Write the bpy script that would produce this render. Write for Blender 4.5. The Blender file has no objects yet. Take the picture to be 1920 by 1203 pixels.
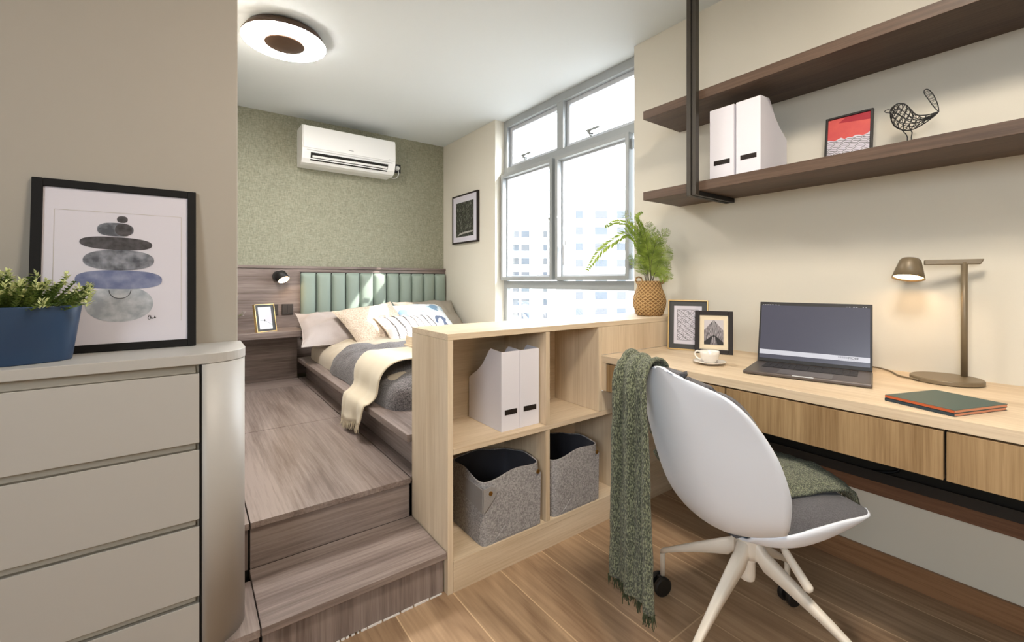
import bpy, bmesh, math, random
from mathutils import Vector, Matrix, noise
random.seed(7)
PI = math.pi
SC = bpy.context.scene
COL = SC.collection
R = math.radians

# ------------------------------------------------------------------ camera, world, sun, exposure
cam = bpy.data.cameras.new('camera'); camo = bpy.data.objects.new('camera', cam); COL.objects.link(camo)
camo.location = (0, 0, 1.083); camo.rotation_euler = (R(90), 0, R(-36.33))
cam.sensor_fit = 'HORIZONTAL'; cam.sensor_width = 36; cam.lens = 822.0 / 1920 * 36
cam.shift_y = -(601.5 - 526.8) / 1920; cam.clip_start = 0.02; cam.clip_end = 400
SC.camera = camo
SC.view_settings.view_transform = 'Standard'; SC.view_settings.look = 'None'
SC.view_settings.gamma = 1; SC.view_settings.use_curve_mapping = False
SC.view_settings.exposure = 1.22
WORLD_STRENGTH = 6.4
wd = bpy.data.worlds.new('world'); SC.world = wd; wd.use_nodes = True
bg = wd.node_tree.nodes['Background']; bg.inputs[1].default_value = WORLD_STRENGTH
_n = wd.node_tree.nodes; _l = wd.node_tree.links      # overcast sky: bright dome, darker ground below the horizon
_tc = _n.new('ShaderNodeTexCoord'); _sx = _n.new('ShaderNodeSeparateXYZ'); _cr = _n.new('ShaderNodeValToRGB'); _mr = _n.new('ShaderNodeMapRange')
_mr.inputs[1].default_value = -1; _mr.inputs[2].default_value = 1
_l.new(_tc.outputs['Generated'], _sx.inputs[0]); _l.new(_sx.outputs[2], _mr.inputs[0]); _l.new(_mr.outputs[0], _cr.inputs[0]); _l.new(_cr.outputs[0], bg.inputs[0])
_e = _cr.color_ramp.elements; _e[0].position = 0.44; _e[0].color = (0.24, 0.24, 0.235, 1); _e[1].position = 0.52; _e[1].color = (0.85, 0.93, 1.0, 1)
sl = bpy.data.lights.new('sun', 'SUN'); sl.energy = 6; sl.angle = R(0.6); sl.color = (1.0, 0.95, 0.88)
so = bpy.data.objects.new('sun', sl); COL.objects.link(so)
so.rotation_euler = Vector((-0.757, 1.0, -1.0)).to_track_quat('-Z', 'Y').to_euler(); so.location = (8, -8, 10)
def portal(x, y, z, rot, sx, sy):
    l = bpy.data.lights.new('window_portal', 'AREA'); l.shape = 'RECTANGLE'; l.size = sx; l.size_y = sy; l.cycles.is_portal = True
    o = bpy.data.objects.new('window_portal', l); COL.objects.link(o); o.location = (x, y, z); o.rotation_euler = rot
portal(2.325, 2.40, 1.57, (R(90), 0, R(90)), 1.5, 1.85)
portal(-1.89, -1.0, 1.875, (R(90), 0, R(-90)), 1.4, 0.95)  # serves the fill-light opening added in the unseen side wall

# ------------------------------------------------------------------ helpers
def lin(c):
    return tuple((v / 255 / 12.92) if v / 255 <= 0.04045 else ((v / 255 + 0.055) / 1.055) ** 2.4 for v in c) + (1,)
U0, V0, F = 960, 526.8, 822.0
sY, cY = math.sin(R(36.33)), math.cos(R(36.33))
def at(u, v, X=None, Y=None, Z=None, t=None):
    """a measured photo point turned into a point of the room on a known plane"""
    a = (u - U0) / F; b = (V0 - v) / F
    r = Vector((sY + cY * a, cY - sY * a, b))
    k = X / r.x if X is not None else Y / r.y if Y is not None else t if t is not None else (Z - 1.083) / r.z
    return r * k + Vector((0, 0, 1.083))

def tag(o, label=None, cat=None, group=None, kind=None):
    if label: o['label'] = label
    if cat: o['category'] = cat
    if group: o['group'] = group
    if kind: o['kind'] = kind
    return o
def thing(name, loc, label, cat, group=None):
    o = bpy.data.objects.new(name, None); COL.objects.link(o); o.location = loc; o.empty_display_size = 0.1
    return tag(o, label, cat, group)
def origin(o):
    while o.parent: o = o.parent
    return o.location
def part(name, bm, mats, parent=None, bevel=0, smooth=False, solid=0, sub=0, label=None, loc=None, recalc=True, bseg=2):
    """link a bmesh (in world coordinates) as one object; children are stored relative to their thing"""
    if recalc: bmesh.ops.recalc_face_normals(bm, faces=bm.faces)
    me = bpy.data.meshes.new(name)
    base = origin(parent) if parent else (Vector(loc) if loc is not None else Vector((0, 0, 0)))
    bmesh.ops.translate(bm, vec=-Vector(base), verts=bm.verts)
    bm.to_mesh(me); bm.free()
    for m in (mats if isinstance(mats, (list, tuple)) else [mats]): me.materials.append(m)
    o = bpy.data.objects.new(name, me); COL.objects.link(o)
    if parent: o.parent = parent
    else: o.location = base
    if smooth:
        for p in me.polygons: p.use_smooth = True
    if solid:
        md = o.modifiers.new('solid', 'SOLIDIFY'); md.thickness = solid; md.offset = 0
    if bevel:
        md = o.modifiers.new('bevel', 'BEVEL'); md.width = bevel; md.segments = bseg; md.limit_method = 'ANGLE'; md.angle_limit = R(35)
    if sub:
        md = o.modifiers.new('sub', 'SUBSURF'); md.levels = sub; md.render_levels = sub
    if label: o['label'] = label
    return o
def struct(name, bm, mats, parent=None, **k):
    o = part(name, bm, mats, parent, **k)
    if not parent: o['kind'] = 'structure'
    return o
def solo(name, bm, mats, label, cat, loc, group=None, **k):
    return tag(part(name, bm, mats, None, loc=loc, **k), label, cat, group)
def BM(): return bmesh.new()
def box(bm, x0, x1, y0, y1, z0, z1, mi=0, M=None):
    vs = [bm.verts.new((x, y, z)) for z in (z0, z1) for x, y in ((x0, y0), (x1, y0), (x1, y1), (x0, y1))]
    for f in ((3, 2, 1, 0), (4, 5, 6, 7), (0, 1, 5, 4), (1, 2, 6, 5), (2, 3, 7, 6), (3, 0, 4, 7)):
        bm.faces.new([vs[i] for i in f]).material_index = mi
    if M is not None: bmesh.ops.transform(bm, matrix=M, verts=vs)
    return bm
def bx(*a, **k): return box(BM(), *a, **k)
def prism(bm, pts, d, mi=0):
    """pts: planar loop of 3-D points, extruded by vector d"""
    a = [bm.verts.new(p) for p in pts]; b = [bm.verts.new(Vector(p) + Vector(d)) for p in pts]; n = len(pts)
    bm.faces.new(a).material_index = mi; bm.faces.new(b[::-1]).material_index = mi
    for i in range(n): bm.faces.new((a[i], a[(i + 1) % n], b[(i + 1) % n], b[i])).material_index = mi
    return bm
def tube(bm, pts, r, seg=8, closed=False, mi=0, flat=None):
    pts = [Vector(p) for p in pts]; n = len(pts); rings = []
    rr = r if isinstance(r, (list, tuple)) else [r] * n
    ref = None
    for i, p in enumerate(pts):
        if closed: t = pts[(i + 1) % n] - pts[i - 1]
        else: t = pts[min(i + 1, n - 1)] - pts[max(i - 1, 0)]
        t.normalize()
        if ref is None: ref = Vector((0, 0, 1)) if abs(t.z) < 0.9 else Vector((1, 0, 0))
        a = ref - t * ref.dot(t)
        if a.length < 1e-5: a = t.orthogonal()
        a.normalize(); ref = a; b = t.cross(a)
        ring = []
        for k in range(seg):
            an = 2 * PI * k / seg + PI / seg
            ca, sa = math.cos(an), math.sin(an)
            if flat: ca *= flat
            ring.append(bm.verts.new(p + (a * ca + b * sa) * rr[i]))
        rings.append(ring)
    for i in range(n if closed else n - 1):
        A, B = rings[i], rings[(i + 1) % n]
        for k in range(seg): bm.faces.new((A[k], A[(k + 1) % seg], B[(k + 1) % seg], B[k])).material_index = mi
    if not closed:
        bm.faces.new(rings[0][::-1]).material_index = mi; bm.faces.new(rings[-1]).material_index = mi
    return bm
def lathe(bm, prof, seg=32, M=None, mi=0, ex=1.0, ey=1.0):
    """prof: list of (radius, z); closes on the axis when radius is 0"""
    rows = []; allv = []
    for r, z in prof:
        if r == 0: v = bm.verts.new((0, 0, z)); rows.append([v]); allv.append(v)
        else:
            row = [bm.verts.new((r * ex * math.cos(2 * PI * k / seg), r * ey * math.sin(2 * PI * k / seg), z)) for k in range(seg)]
            rows.append(row); allv += row
    for A, B in zip(rows, rows[1:]):
        for k in range(seg):
            k2 = (k + 1) % seg
            if len(A) == 1 and len(B) == 1: continue
            if len(A) == 1: f = bm.faces.new((A[0], B[k], B[k2]))
            elif len(B) == 1: f = bm.faces.new((A[k], A[k2], B[0]))
            else: f = bm.faces.new((A[k], A[k2], B[k2], B[k]))
            f.material_index = mi
    if M is not None: bmesh.ops.transform(bm, matrix=M, verts=allv)
    return bm
def grid(bm, fn, nu, nv, mi=0, wrap=False):
    g = [[bm.verts.new(fn(i / nu, j / nv)) for j in range(nv + (0 if wrap else 1))] for i in range(nu + 1)]
    for i in range(nu):
        for j in range(nv):
            j2 = (j + 1) % len(g[0]) if wrap else j + 1
            bm.faces.new((g[i][j], g[i + 1][j], g[i + 1][j2], g[i][j2])).material_index = mi
    return g
def TR(x, y, z, rz=0, rx=0, ry=0):
    return Matrix.Translation((x, y, z)) @ Matrix.Rotation(rz, 4, 'Z') @ Matrix.Rotation(ry, 4, 'Y') @ Matrix.Rotation(rx, 4, 'X')
def align(p, d, up=(0, 0, 1)):
    """matrix at p whose local +Z points along d"""
    return Matrix.Translation(Vector(p)) @ Vector(d).to_track_quat('Z', 'Y').to_matrix().to_4x4()
def hermite(xs, ys, x):
    n = len(xs)
    for i in range(n - 1):
        if x <= xs[i + 1] or i == n - 2:
            h = xs[i + 1] - xs[i]; t = (x - xs[i]) / h
            m0 = (ys[i + 1] - ys[i - 1]) / (xs[i + 1] - xs[i - 1]) if i > 0 else (ys[1] - ys[0]) / (xs[1] - xs[0])
            m1 = (ys[i + 2] - ys[i]) / (xs[i + 2] - xs[i]) if i < n - 2 else (ys[-1] - ys[-2]) / (xs[-1] - xs[-2])
            return (2*t**3-3*t*t+1)*ys[i] + (t**3-2*t*t+t)*h*m0 + (-2*t**3+3*t*t)*ys[i+1] + (t**3-t*t)*h*m1
def curve_pts(pts, n):
    """smooth points through the given ones"""
    pts = [Vector(p) for p in pts]; L = [0]
    for a, b in zip(pts, pts[1:]): L.append(L[-1] + (b - a).length)
    out = []
    for k in range(n):
        s = L[-1] * k / (n - 1)
        out.append(Vector([hermite(L, [p[i] for p in pts], s) for i in range(3)]))
    return out
def text_mesh(body, size, M, name, mat, parent, ext=0.0002, align_x='LEFT'):
    cu = bpy.data.curves.new(name, 'FONT'); cu.body = body; cu.size = size; cu.extrude = ext; cu.align_x = align_x
    tmp = bpy.data.objects.new('tmp_text', cu); COL.objects.link(tmp)
    dg = bpy.context.evaluated_depsgraph_get(); me = bpy.data.meshes.new_from_object(tmp.evaluated_get(dg))
    bpy.data.objects.remove(tmp)
    bm = BM(); bm.from_mesh(me); bpy.data.meshes.remove(me)
    bmesh.ops.transform(bm, matrix=M, verts=bm.verts)
    return part(name, bm, mat, parent)

# ------------------------------------------------------------------ materials
def nodes(name):
    m = bpy.data.materials.new(name); m.use_nodes = True; nt = m.node_tree
    return m, nt, nt.nodes['Principled BSDF']
def N(nt, t, **k):
    n = nt.nodes.new(t)
    for a, b in k.items(): setattr(n, a, b)
    return n
def mat(name, col, rough=0.5, metal=0, col2=None, vs=8, bump=0, bs=60, spec=0.5, stretch=(1, 1, 1), lo=0.35, hi=0.65, detail=4, emit=None, es=0, sheen=0, trans=0):
    m, nt, b = nodes(name); L = nt.links.new
    b.inputs['Base Color'].default_value = lin(col); b.inputs['Roughness'].default_value = rough; b.inputs['Metallic'].default_value = metal
    b.inputs['Specular IOR Level'].default_value = spec
    if sheen: b.inputs['Sheen Weight'].default_value = sheen; b.inputs['Sheen Roughness'].default_value = 0.6
    if emit: b.inputs['Emission Color'].default_value = lin(emit); b.inputs['Emission Strength'].default_value = es
    if col2 or bump:
        tc = N(nt, 'ShaderNodeTexCoord'); mp = N(nt, 'ShaderNodeMapping'); mp.inputs['Scale'].default_value = stretch; L(tc.outputs['Object'], mp.inputs[0])
    if col2:
        no = N(nt, 'ShaderNodeTexNoise'); no.inputs['Scale'].default_value = vs; no.inputs['Detail'].default_value = detail; L(mp.outputs[0], no.inputs['Vector'])
        cr = N(nt, 'ShaderNodeValToRGB'); cr.color_ramp.elements[0].position = lo; cr.color_ramp.elements[1].position = hi
        cr.color_ramp.elements[0].color = lin(col); cr.color_ramp.elements[1].color = lin(col2); L(no.outputs[0], cr.inputs[0]); L(cr.outputs[0], b.inputs['Base Color'])
    if bump:
        n2 = N(nt, 'ShaderNodeTexNoise'); n2.inputs['Scale'].default_value = bs; n2.inputs['Detail'].default_value = 4; L(mp.outputs[0], n2.inputs['Vector'])
        bp = N(nt, 'ShaderNodeBump'); bp.inputs['Strength'].default_value = bump; bp.inputs['Distance'].default_value = 0.01; L(n2.outputs[0], bp.inputs['Height']); L(bp.outputs[0], b.inputs['Normal'])
    if trans:
        tr = N(nt, 'ShaderNodeBsdfTranslucent'); tr.inputs[0].default_value = lin(col2 or col); mx = N(nt, 'ShaderNodeMixShader'); mx.inputs[0].default_value = trans
        out = nt.nodes['Material Output']; L(b.outputs[0], mx.inputs[1]); L(tr.outputs[0], mx.inputs[2]); L(mx.outputs[0], out.inputs[0])
    return m
def wood(name, light, dark, axis, rough=0.5, fine=1.0, figure=1.0):
    """straight-grained veneer, grain running along one axis of the room"""
    m, nt, b = nodes(name); L = nt.links.new
    tc = N(nt, 'ShaderNodeTexCoord')
    def noi(along, across, detail, dist=0.0):
        mp = N(nt, 'ShaderNodeMapping'); s = [across] * 3; s['XYZ'.index(axis)] = along; mp.inputs['Scale'].default_value = s
        L(tc.outputs['Object'], mp.inputs[0]); no = N(nt, 'ShaderNodeTexNoise'); no.inputs['Scale'].default_value = 1; no.inputs['Detail'].default_value = detail
        no.inputs['Distortion'].default_value = dist; L(mp.outputs[0], no.inputs['Vector']); return no.outputs[0]
    a = noi(0.9, 9 * figure, 5, 0.6); c = noi(3.5, 130 * fine, 3); e = noi(14, 480 * fine, 2)
    m1 = N(nt, 'ShaderNodeMath', operation='MULTIPLY'); m1.inputs[1].default_value = 0.50; L(a, m1.inputs[0])
    m2 = N(nt, 'ShaderNodeMath', operation='MULTIPLY_ADD'); m2.inputs[1].default_value = 0.34; L(c, m2.inputs[0]); L(m1.outputs[0], m2.inputs[2])
    m3 = N(nt, 'ShaderNodeMath', operation='MULTIPLY_ADD'); m3.inputs[1].default_value = 0.16; L(e, m3.inputs[0]); L(m2.outputs[0], m3.inputs[2])
    cr = N(nt, 'ShaderNodeValToRGB'); cr.color_ramp.elements[0].position = 0.38; cr.color_ramp.elements[1].position = 0.60
    cr.color_ramp.elements[0].color = lin(dark); cr.color_ramp.elements[1].color = lin(light)
    L(m3.outputs[0], cr.inputs[0]); L(cr.outputs[0], b.inputs['Base Color'])
    b.inputs['Roughness'].default_value = rough; b.inputs['Specular IOR Level'].default_value = 0.35
    bp = N(nt, 'ShaderNodeBump'); bp.inputs['Strength'].default_value = 0.12; bp.inputs['Distance'].default_value = 0.002; L(m3.outputs[0], bp.inputs['Height']); L(bp.outputs[0], b.inputs['Normal'])
    return m
M = {}
M['wall'] = mat('wall_paint', (213, 208, 195), 0.75, bump=0.03, bs=250, spec=0.25)
M['wall_shaded'] = mat('wall_paint_shaded', (166, 159, 149), 0.55, bump=0.02, bs=250, spec=0.3)  # same cream paint as the right wall, its dimmer light put into the colour
M['ceil'] = mat('ceiling_paint', (214, 219, 220), 0.8, spec=0.2)
M['whitewall'] = mat('reveal_paint', (236, 234, 228), 0.6)
def wallpaper():
    m, nt, b = nodes('green_wallpaper'); L = nt.links.new
    tc = N(nt, 'ShaderNodeTexCoord')
    outs = []
    for sc in ((40, 40, 260), (260, 260, 40)):
        mp = N(nt, 'ShaderNodeMapping'); mp.inputs['Scale'].default_value = sc; L(tc.outputs['Object'], mp.inputs[0])
        no = N(nt, 'ShaderNodeTexNoise'); no.inputs['Scale'].default_value = 1; no.inputs['Detail'].default_value = 3; L(mp.outputs[0], no.inputs['Vector']); outs.append(no.outputs[0])
    ad = N(nt, 'ShaderNodeMath', operation='ADD'); L(outs[0], ad.inputs[0]); L(outs[1], ad.inputs[1])
    ml = N(nt, 'ShaderNodeMath', operation='MULTIPLY'); ml.inputs[1].default_value = 0.5; L(ad.outputs[0], ml.inputs[0])
    cr = N(nt, 'ShaderNodeValToRGB'); cr.color_ramp.elements[0].position = 0.36; cr.color_ramp.elements[1].position = 0.64
    cr.color_ramp.elements[0].color = lin((126, 126, 108)); cr.color_ramp.elements[1].color = lin((164, 162, 143)); L(ml.outputs[0], cr.inputs[0]); L(cr.outputs[0], b.inputs['Base Color'])
    b.inputs['Roughness'].default_value = 0.75; b.inputs['Specular IOR Level'].default_value = 0.25
    bp = N(nt, 'ShaderNodeBump'); bp.inputs['Strength'].default_value = 0.25; bp.inputs['Distance'].default_value = 0.003; L(ml.outputs[0], bp.inputs['Height']); L(bp.outputs[0], b.inputs['Normal'])
    return m
M['paper'] = wallpaper()
def floor_mat():
    m, nt, b = nodes('wood_look_floor_tile'); L = nt.links.new
    tc = N(nt, 'ShaderNodeTexCoord'); sx = N(nt, 'ShaderNodeSeparateXYZ'); L(tc.outputs['Object'], sx.inputs[0])
    cb = N(nt, 'ShaderNodeCombineXYZ'); ax = N(nt, 'ShaderNodeMath', operation='ADD'); ax.inputs[1].default_value = -0.138 + 4
    ay = N(nt, 'ShaderNodeMath', operation='ADD'); ay.inputs[1].default_value = 4.02
    L(sx.outputs[0], ax.inputs[0]); L(sx.outputs[1], ay.inputs[0]); L(ay.outputs[0], cb.inputs[0]); L(ax.outputs[0], cb.inputs[1])
    br = N(nt, 'ShaderNodeTexBrick'); br.offset = 0.37; br.offset_frequency = 3; br.inputs['Scale'].default_value = 1; br.inputs['Brick Width'].default_value = 1.2; br.inputs['Row Height'].default_value = 0.2
    br.inputs['Mortar Size'].default_value = 0.0022; br.inputs['Mortar Smooth'].default_value = 0.1; br.inputs['Color1'].default_value = (0, 0, 0, 1); br.inputs['Color2'].default_value = (1, 1, 1, 1); L(cb.outputs[0], br.inputs['Vector'])
    def noi(sc, det, dist=0):
        mp = N(nt, 'ShaderNodeMapping'); mp.inputs['Scale'].default_value = sc
        # shift the figure from plank to plank
        vm = N(nt, 'ShaderNodeVectorMath', operation='MULTIPLY_ADD'); vm.inputs[1].default_value = (3, 7, 5); L(br.outputs['Color'], vm.inputs[0]); L(tc.outputs['Object'], vm.inputs[2])
        L(vm.outputs[0], mp.inputs[0]); no = N(nt, 'ShaderNodeTexNoise'); no.inputs['Scale'].default_value = 1; no.inputs['Detail'].default_value = det; no.inputs['Distortion'].default_value = dist; L(mp.outputs[0], no.inputs['Vector']); return no.outputs[0]
    a = noi((7, 1.6, 1), 5, 1.2); c = noi((70, 3, 1), 4, 0.3)
    m1 = N(nt, 'ShaderNodeMath', operation='MULTIPLY'); m1.inputs[1].default_value = 0.62; L(a, m1.inputs[0])
    m2 = N(nt, 'ShaderNodeMath', operation='MULTIPLY_ADD'); m2.inputs[1].default_value = 0.38; L(c, m2.inputs[0]); L(m1.outputs[0], m2.inputs[2])
    cr = N(nt, 'ShaderNodeValToRGB'); cr.color_ramp.elements[0].position = 0.33; cr.color_ramp.elements[1].position = 0.68
    cr.color_ramp.elements[0].color = lin((128, 100, 76)); cr.color_ramp.elements[1].color = lin((196, 166, 134)); L(m2.outputs[0], cr.inputs[0])
    hv = N(nt, 'ShaderNodeHueSaturation'); L(cr.outputs[0], hv.inputs['Color'])
    mv = N(nt, 'ShaderNodeMapRange'); mv.inputs[3].default_value = 0.88; mv.inputs[4].default_value = 1.10; L(br.outputs['Color'], mv.inputs[0]); L(mv.outputs[0], hv.inputs['Value'])
    mx = N(nt, 'ShaderNodeMix', data_type='RGBA'); L(br.outputs['Fac'], mx.inputs[0]); L(hv.outputs[0], mx.inputs[6]); mx.inputs[7].default_value = lin((206, 178, 144)); L(mx.outputs[2], b.inputs['Base Color'])
    b.inputs['Roughness'].default_value = 0.42; b.inputs['Specular IOR Level'].default_value = 0.4
    bp = N(nt, 'ShaderNodeBump'); bp.inputs['Strength'].default_value = 0.25; bp.inputs['Distance'].default_value = 0.002; bp.invert = True; L(br.outputs['Fac'], bp.inputs['Height']); L(bp.outputs[0], b.inputs['Normal'])
    return m
M['floor'] = floor_mat()
OAKL, OAKD = (224, 206, 180), (200, 178, 148)
for ax in 'XYZ': M['oak' + ax] = wood('light_oak_' + ax, OAKL, OAKD, ax)
TL, TD = (150, 136, 130), (104, 90, 84)
for ax in 'XYZ': M['taupe' + ax] = wood('taupe_wood_' + ax, TL, TD, ax, 0.38, 0.8, 0.9)
for ax in 'XY': M['walnut' + ax] = wood('walnut_' + ax, (98, 79, 66), (68, 53, 44), ax, 0.5)
for ax in 'Z': M['oakd' + ax] = wood('oak_drawer_' + ax, (172, 144, 106), (132, 104, 70), ax)
M['skirt'] = wood('skirting_tile', (150, 112, 80), (104, 74, 50), 'Y')
M['blackgap'] = mat('shadow_gap', (22, 18, 15), 0.8)
M['black'] = mat('black_metal', (26, 24, 23), 0.5)
M['bronze'] = mat('bronze_metal', (62, 57, 50), 0.42, 0.2)
M['dresser'] = mat('greige_lacquer', (174, 171, 167), 0.45, spec=0.5)
M['dresser_gap'] = mat('greige_groove', (176, 167, 152), 0.5)
M['alu'] = mat('window_aluminium', (158, 162, 163), 0.45, 0.15)
M['alu2'] = mat('window_aluminium_pale', (196, 200, 206), 0.45, 0.05)
M['acwhite'] = mat('white_plastic', (236, 236, 234), 0.35)
M['acshade'] = mat('pale_grey_plastic', (206, 206, 204), 0.5)
M['white'] = mat('white_card', (228, 226, 234), 0.55)
M['chairwhite'] = mat('white_shell', (238, 244, 255), 0.38, spec=0.5)
M['chairleg'] = mat('cream_metal', (232, 224, 212), 0.4)
M['pad'] = mat('charcoal_upholstery', (66, 64, 68), 0.9, col2=(92, 90, 94), vs=300, bump=0.3, bs=500, sheen=0.2)
M['green'] = mat('green_boucle', (52, 60, 38), 0.95, col2=(172, 178, 142), vs=330, bump=0.9, bs=330, lo=0.44, hi=0.74, sheen=0.25, stretch=(1, 1, 0.45))
M['greenfringe'] = mat('green_yarn', (62, 70, 48), 0.95)
M['felt'] = mat('grey_felt', (130, 127, 128), 0.95, col2=(178, 175, 175), vs=170, bump=0.2, bs=300, detail=8)
M['feltstrap'] = mat('light_felt', (150, 146, 144), 0.95, bump=0.2, bs=300)
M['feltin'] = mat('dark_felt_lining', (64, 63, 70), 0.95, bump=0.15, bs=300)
M['brass'] = mat('brass', (170, 128, 66), 0.35, 0.9)
M['gold'] = mat('gold_frame', (206, 172, 116), 0.35, 0.7)
M['duvet'] = mat('beige_linen', (188, 174, 152), 0.9, bump=0.25, bs=300, sheen=0.2)
M['greyblanket'] = mat('grey_wool', (56, 52, 53), 0.95, col2=(128, 121, 122), vs=170, bump=0.7, bs=220, sheen=0.25)
M['creamthrow'] = mat('cream_wool', (214, 202, 178), 0.92, bump=0.25, bs=400, sheen=0.2)
M['pillowgrey'] = mat('grey_pillowcase', (176, 166, 162), 0.85, bump=0.12, bs=200)
M['pillowgrey2'] = mat('taupe_pillowcase', (150, 142, 130), 0.85, bump=0.12, bs=200)
M['knit'] = mat('cream_knit', (190, 170, 150), 0.95, col2=(216, 200, 182), vs=90, bump=0.9, bs=110)
M['cushwhite'] = mat('white_cotton', (208, 204, 202), 0.9, bump=0.2, bs=200)
M['yarn'] = mat('dark_stitching', (92, 82, 78), 0.9)
M['leather'] = mat('sage_green_leather', (142, 156, 145), 0.5, bump=0.05, bs=400)
M['basket'] = None
M['leaf'] = mat('fern_leaf', (86, 112, 34), 0.5, col2=(158, 178, 72), vs=22, trans=0.18)
M['stem'] = mat('dark_stem', (64, 58, 32), 0.6)
M['leaf2'] = mat('bush_leaf', (58, 84, 32), 0.5, col2=(128, 150, 70), vs=40, trans=0.2)
M['leaf3'] = mat('pale_bud', (206, 212, 150), 0.5, trans=0.2)
M['planter'] = mat('blue_planter', (36, 60, 90), 0.36, spec=0.5)
M['soil'] = mat('dark_soil', (40, 32, 24), 0.95)
M['lampgrey'] = mat('taupe_metal', (122, 108, 86), 0.4, 0.15)
M['warm'] = mat('warm_diffuser', (255, 240, 215), 0.4, emit=(255, 251, 246), es=44)
M['warm2'] = mat('added_lamp_diffuser', (255, 246, 235), 0.4, emit=(255, 241, 222), es=47)  # glow of the added out-of-view study lamp
M['warm_s'] = mat('warm_led', (255, 240, 215), 0.4, emit=(255, 210, 150), es=16)
M['warm_d'] = mat('warm_desk_led', (255, 240, 215), 0.4, emit=(255, 204, 140), es=12)
M['brownmetal'] = mat('brown_lamp_body', (70, 48, 32), 0.5, 0.1)
M['spacegrey'] = mat('space_grey_aluminium', (104, 96, 92), 0.38, 0.7)
M['key'] = mat('black_key', (24, 22, 24), 0.5)
M['screen'] = mat('laptop_display', (20, 20, 26), 0.25, emit=(104, 102, 116), es=0.26)
M['screenband'] = mat('display_band', (40, 40, 44), 0.3, emit=(214, 212, 218), es=0.42)
M['screentext'] = mat('display_text', (10, 10, 12), 0.5)
M['screenfaint'] = mat('display_faint_text', (20, 20, 22), 0.5, emit=(180, 178, 186), es=0.4)
M['bookgreen'] = mat('teal_cover', (66, 88, 84), 0.55)
M['booknavy'] = mat('navy_cover', (36, 52, 62), 0.55)
M['pages'] = mat('salmon_pages', (232, 158, 122), 0.7)
M['pages2'] = mat('orange_pages', (178, 84, 42), 0.7)
M['cup'] = mat('white_porcelain', (232, 226, 218), 0.18, spec=0.6)
M['mount'] = mat('white_mount', (206, 202, 212), 0.6)
M['mountcream'] = mat('cream_mount', (226, 212, 184), 0.6)
M['ink'] = mat('black_ink', (28, 26, 26), 0.6)
M['framedark'] = mat('dark_wood_frame', (36, 29, 26), 0.55, spec=0.3)
M['framegrey'] = mat('grey_mount', (66, 66, 66), 0.6)
M['red'] = mat('coral_red_print', (196, 74, 76), 0.55, col2=(206, 86, 80), vs=20)
M['darkred'] = mat('crimson_print', (160, 24, 44), 0.55)
M['st_dark'] = mat('watercolour_charcoal', (46, 42, 44), 0.6, col2=(76, 72, 76), vs=60)
M['st_mid'] = mat('watercolour_slate', (70, 72, 80), 0.6, col2=(138, 140, 150), vs=40)
M['st_blue'] = mat('watercolour_blue', (92, 100, 136), 0.6, col2=(132, 138, 166), vs=30)
M['st_pale'] = mat('watercolour_pale', (150, 156, 166), 0.6, col2=(186, 190, 198), vs=40)
M['photo'] = mat('dark_photo_print', (30, 32, 28), 0.4, col2=(178, 182, 160), vs=110, lo=0.52, hi=0.86, detail=8, stretch=(1, 1.6, 0.6))
M['photo2'] = mat('grey_photo_print', (84, 78, 82), 0.5, col2=(150, 142, 146), vs=160, stretch=(1, 1, 0.3))
M['photosky'] = mat('pale_photo_sky', (196, 190, 194), 0.5)
M['sky_photo'] = mat('bright_photo', (226, 230, 238), 0.4)
M['switch'] = mat('dark_switch_plate', (66, 60, 58), 0.35)
M['cable'] = mat('dark_cable', (24, 22, 22), 0.5)
M['caulk'] = mat('white_sealant', (226, 222, 220), 0.6)
M['bld'] = mat('pale_render', (206, 206, 204), 0.9)
M['bld2'] = mat('grey_render', (190, 196, 196), 0.9)
M['bldwin'] = mat('far_window_glass', (66, 72, 80), 0.6)
M['bldwin2'] = mat('far_window_shade', (78, 80, 84), 0.8)
def glass_mat():
    m, nt, b = nodes('window_glass'); nt.nodes.remove(b); L = nt.links.new
    t = N(nt, 'ShaderNodeBsdfTransparent'); g = N(nt, 'ShaderNodeBsdfGlossy'); g.inputs['Roughness'].default_value = 0.02
    lw = N(nt, 'ShaderNodeLayerWeight'); lw.inputs[0].default_value = 0.12; mx = N(nt, 'ShaderNodeMixShader')
    L(lw.outputs['Facing'], mx.inputs[0]); L(t.outputs[0], mx.inputs[1]); L(g.outputs[0], mx.inputs[2]); L(mx.outputs[0], nt.nodes['Material Output'].inputs[0]); return m
M['glass'] = glass_mat()
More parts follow.
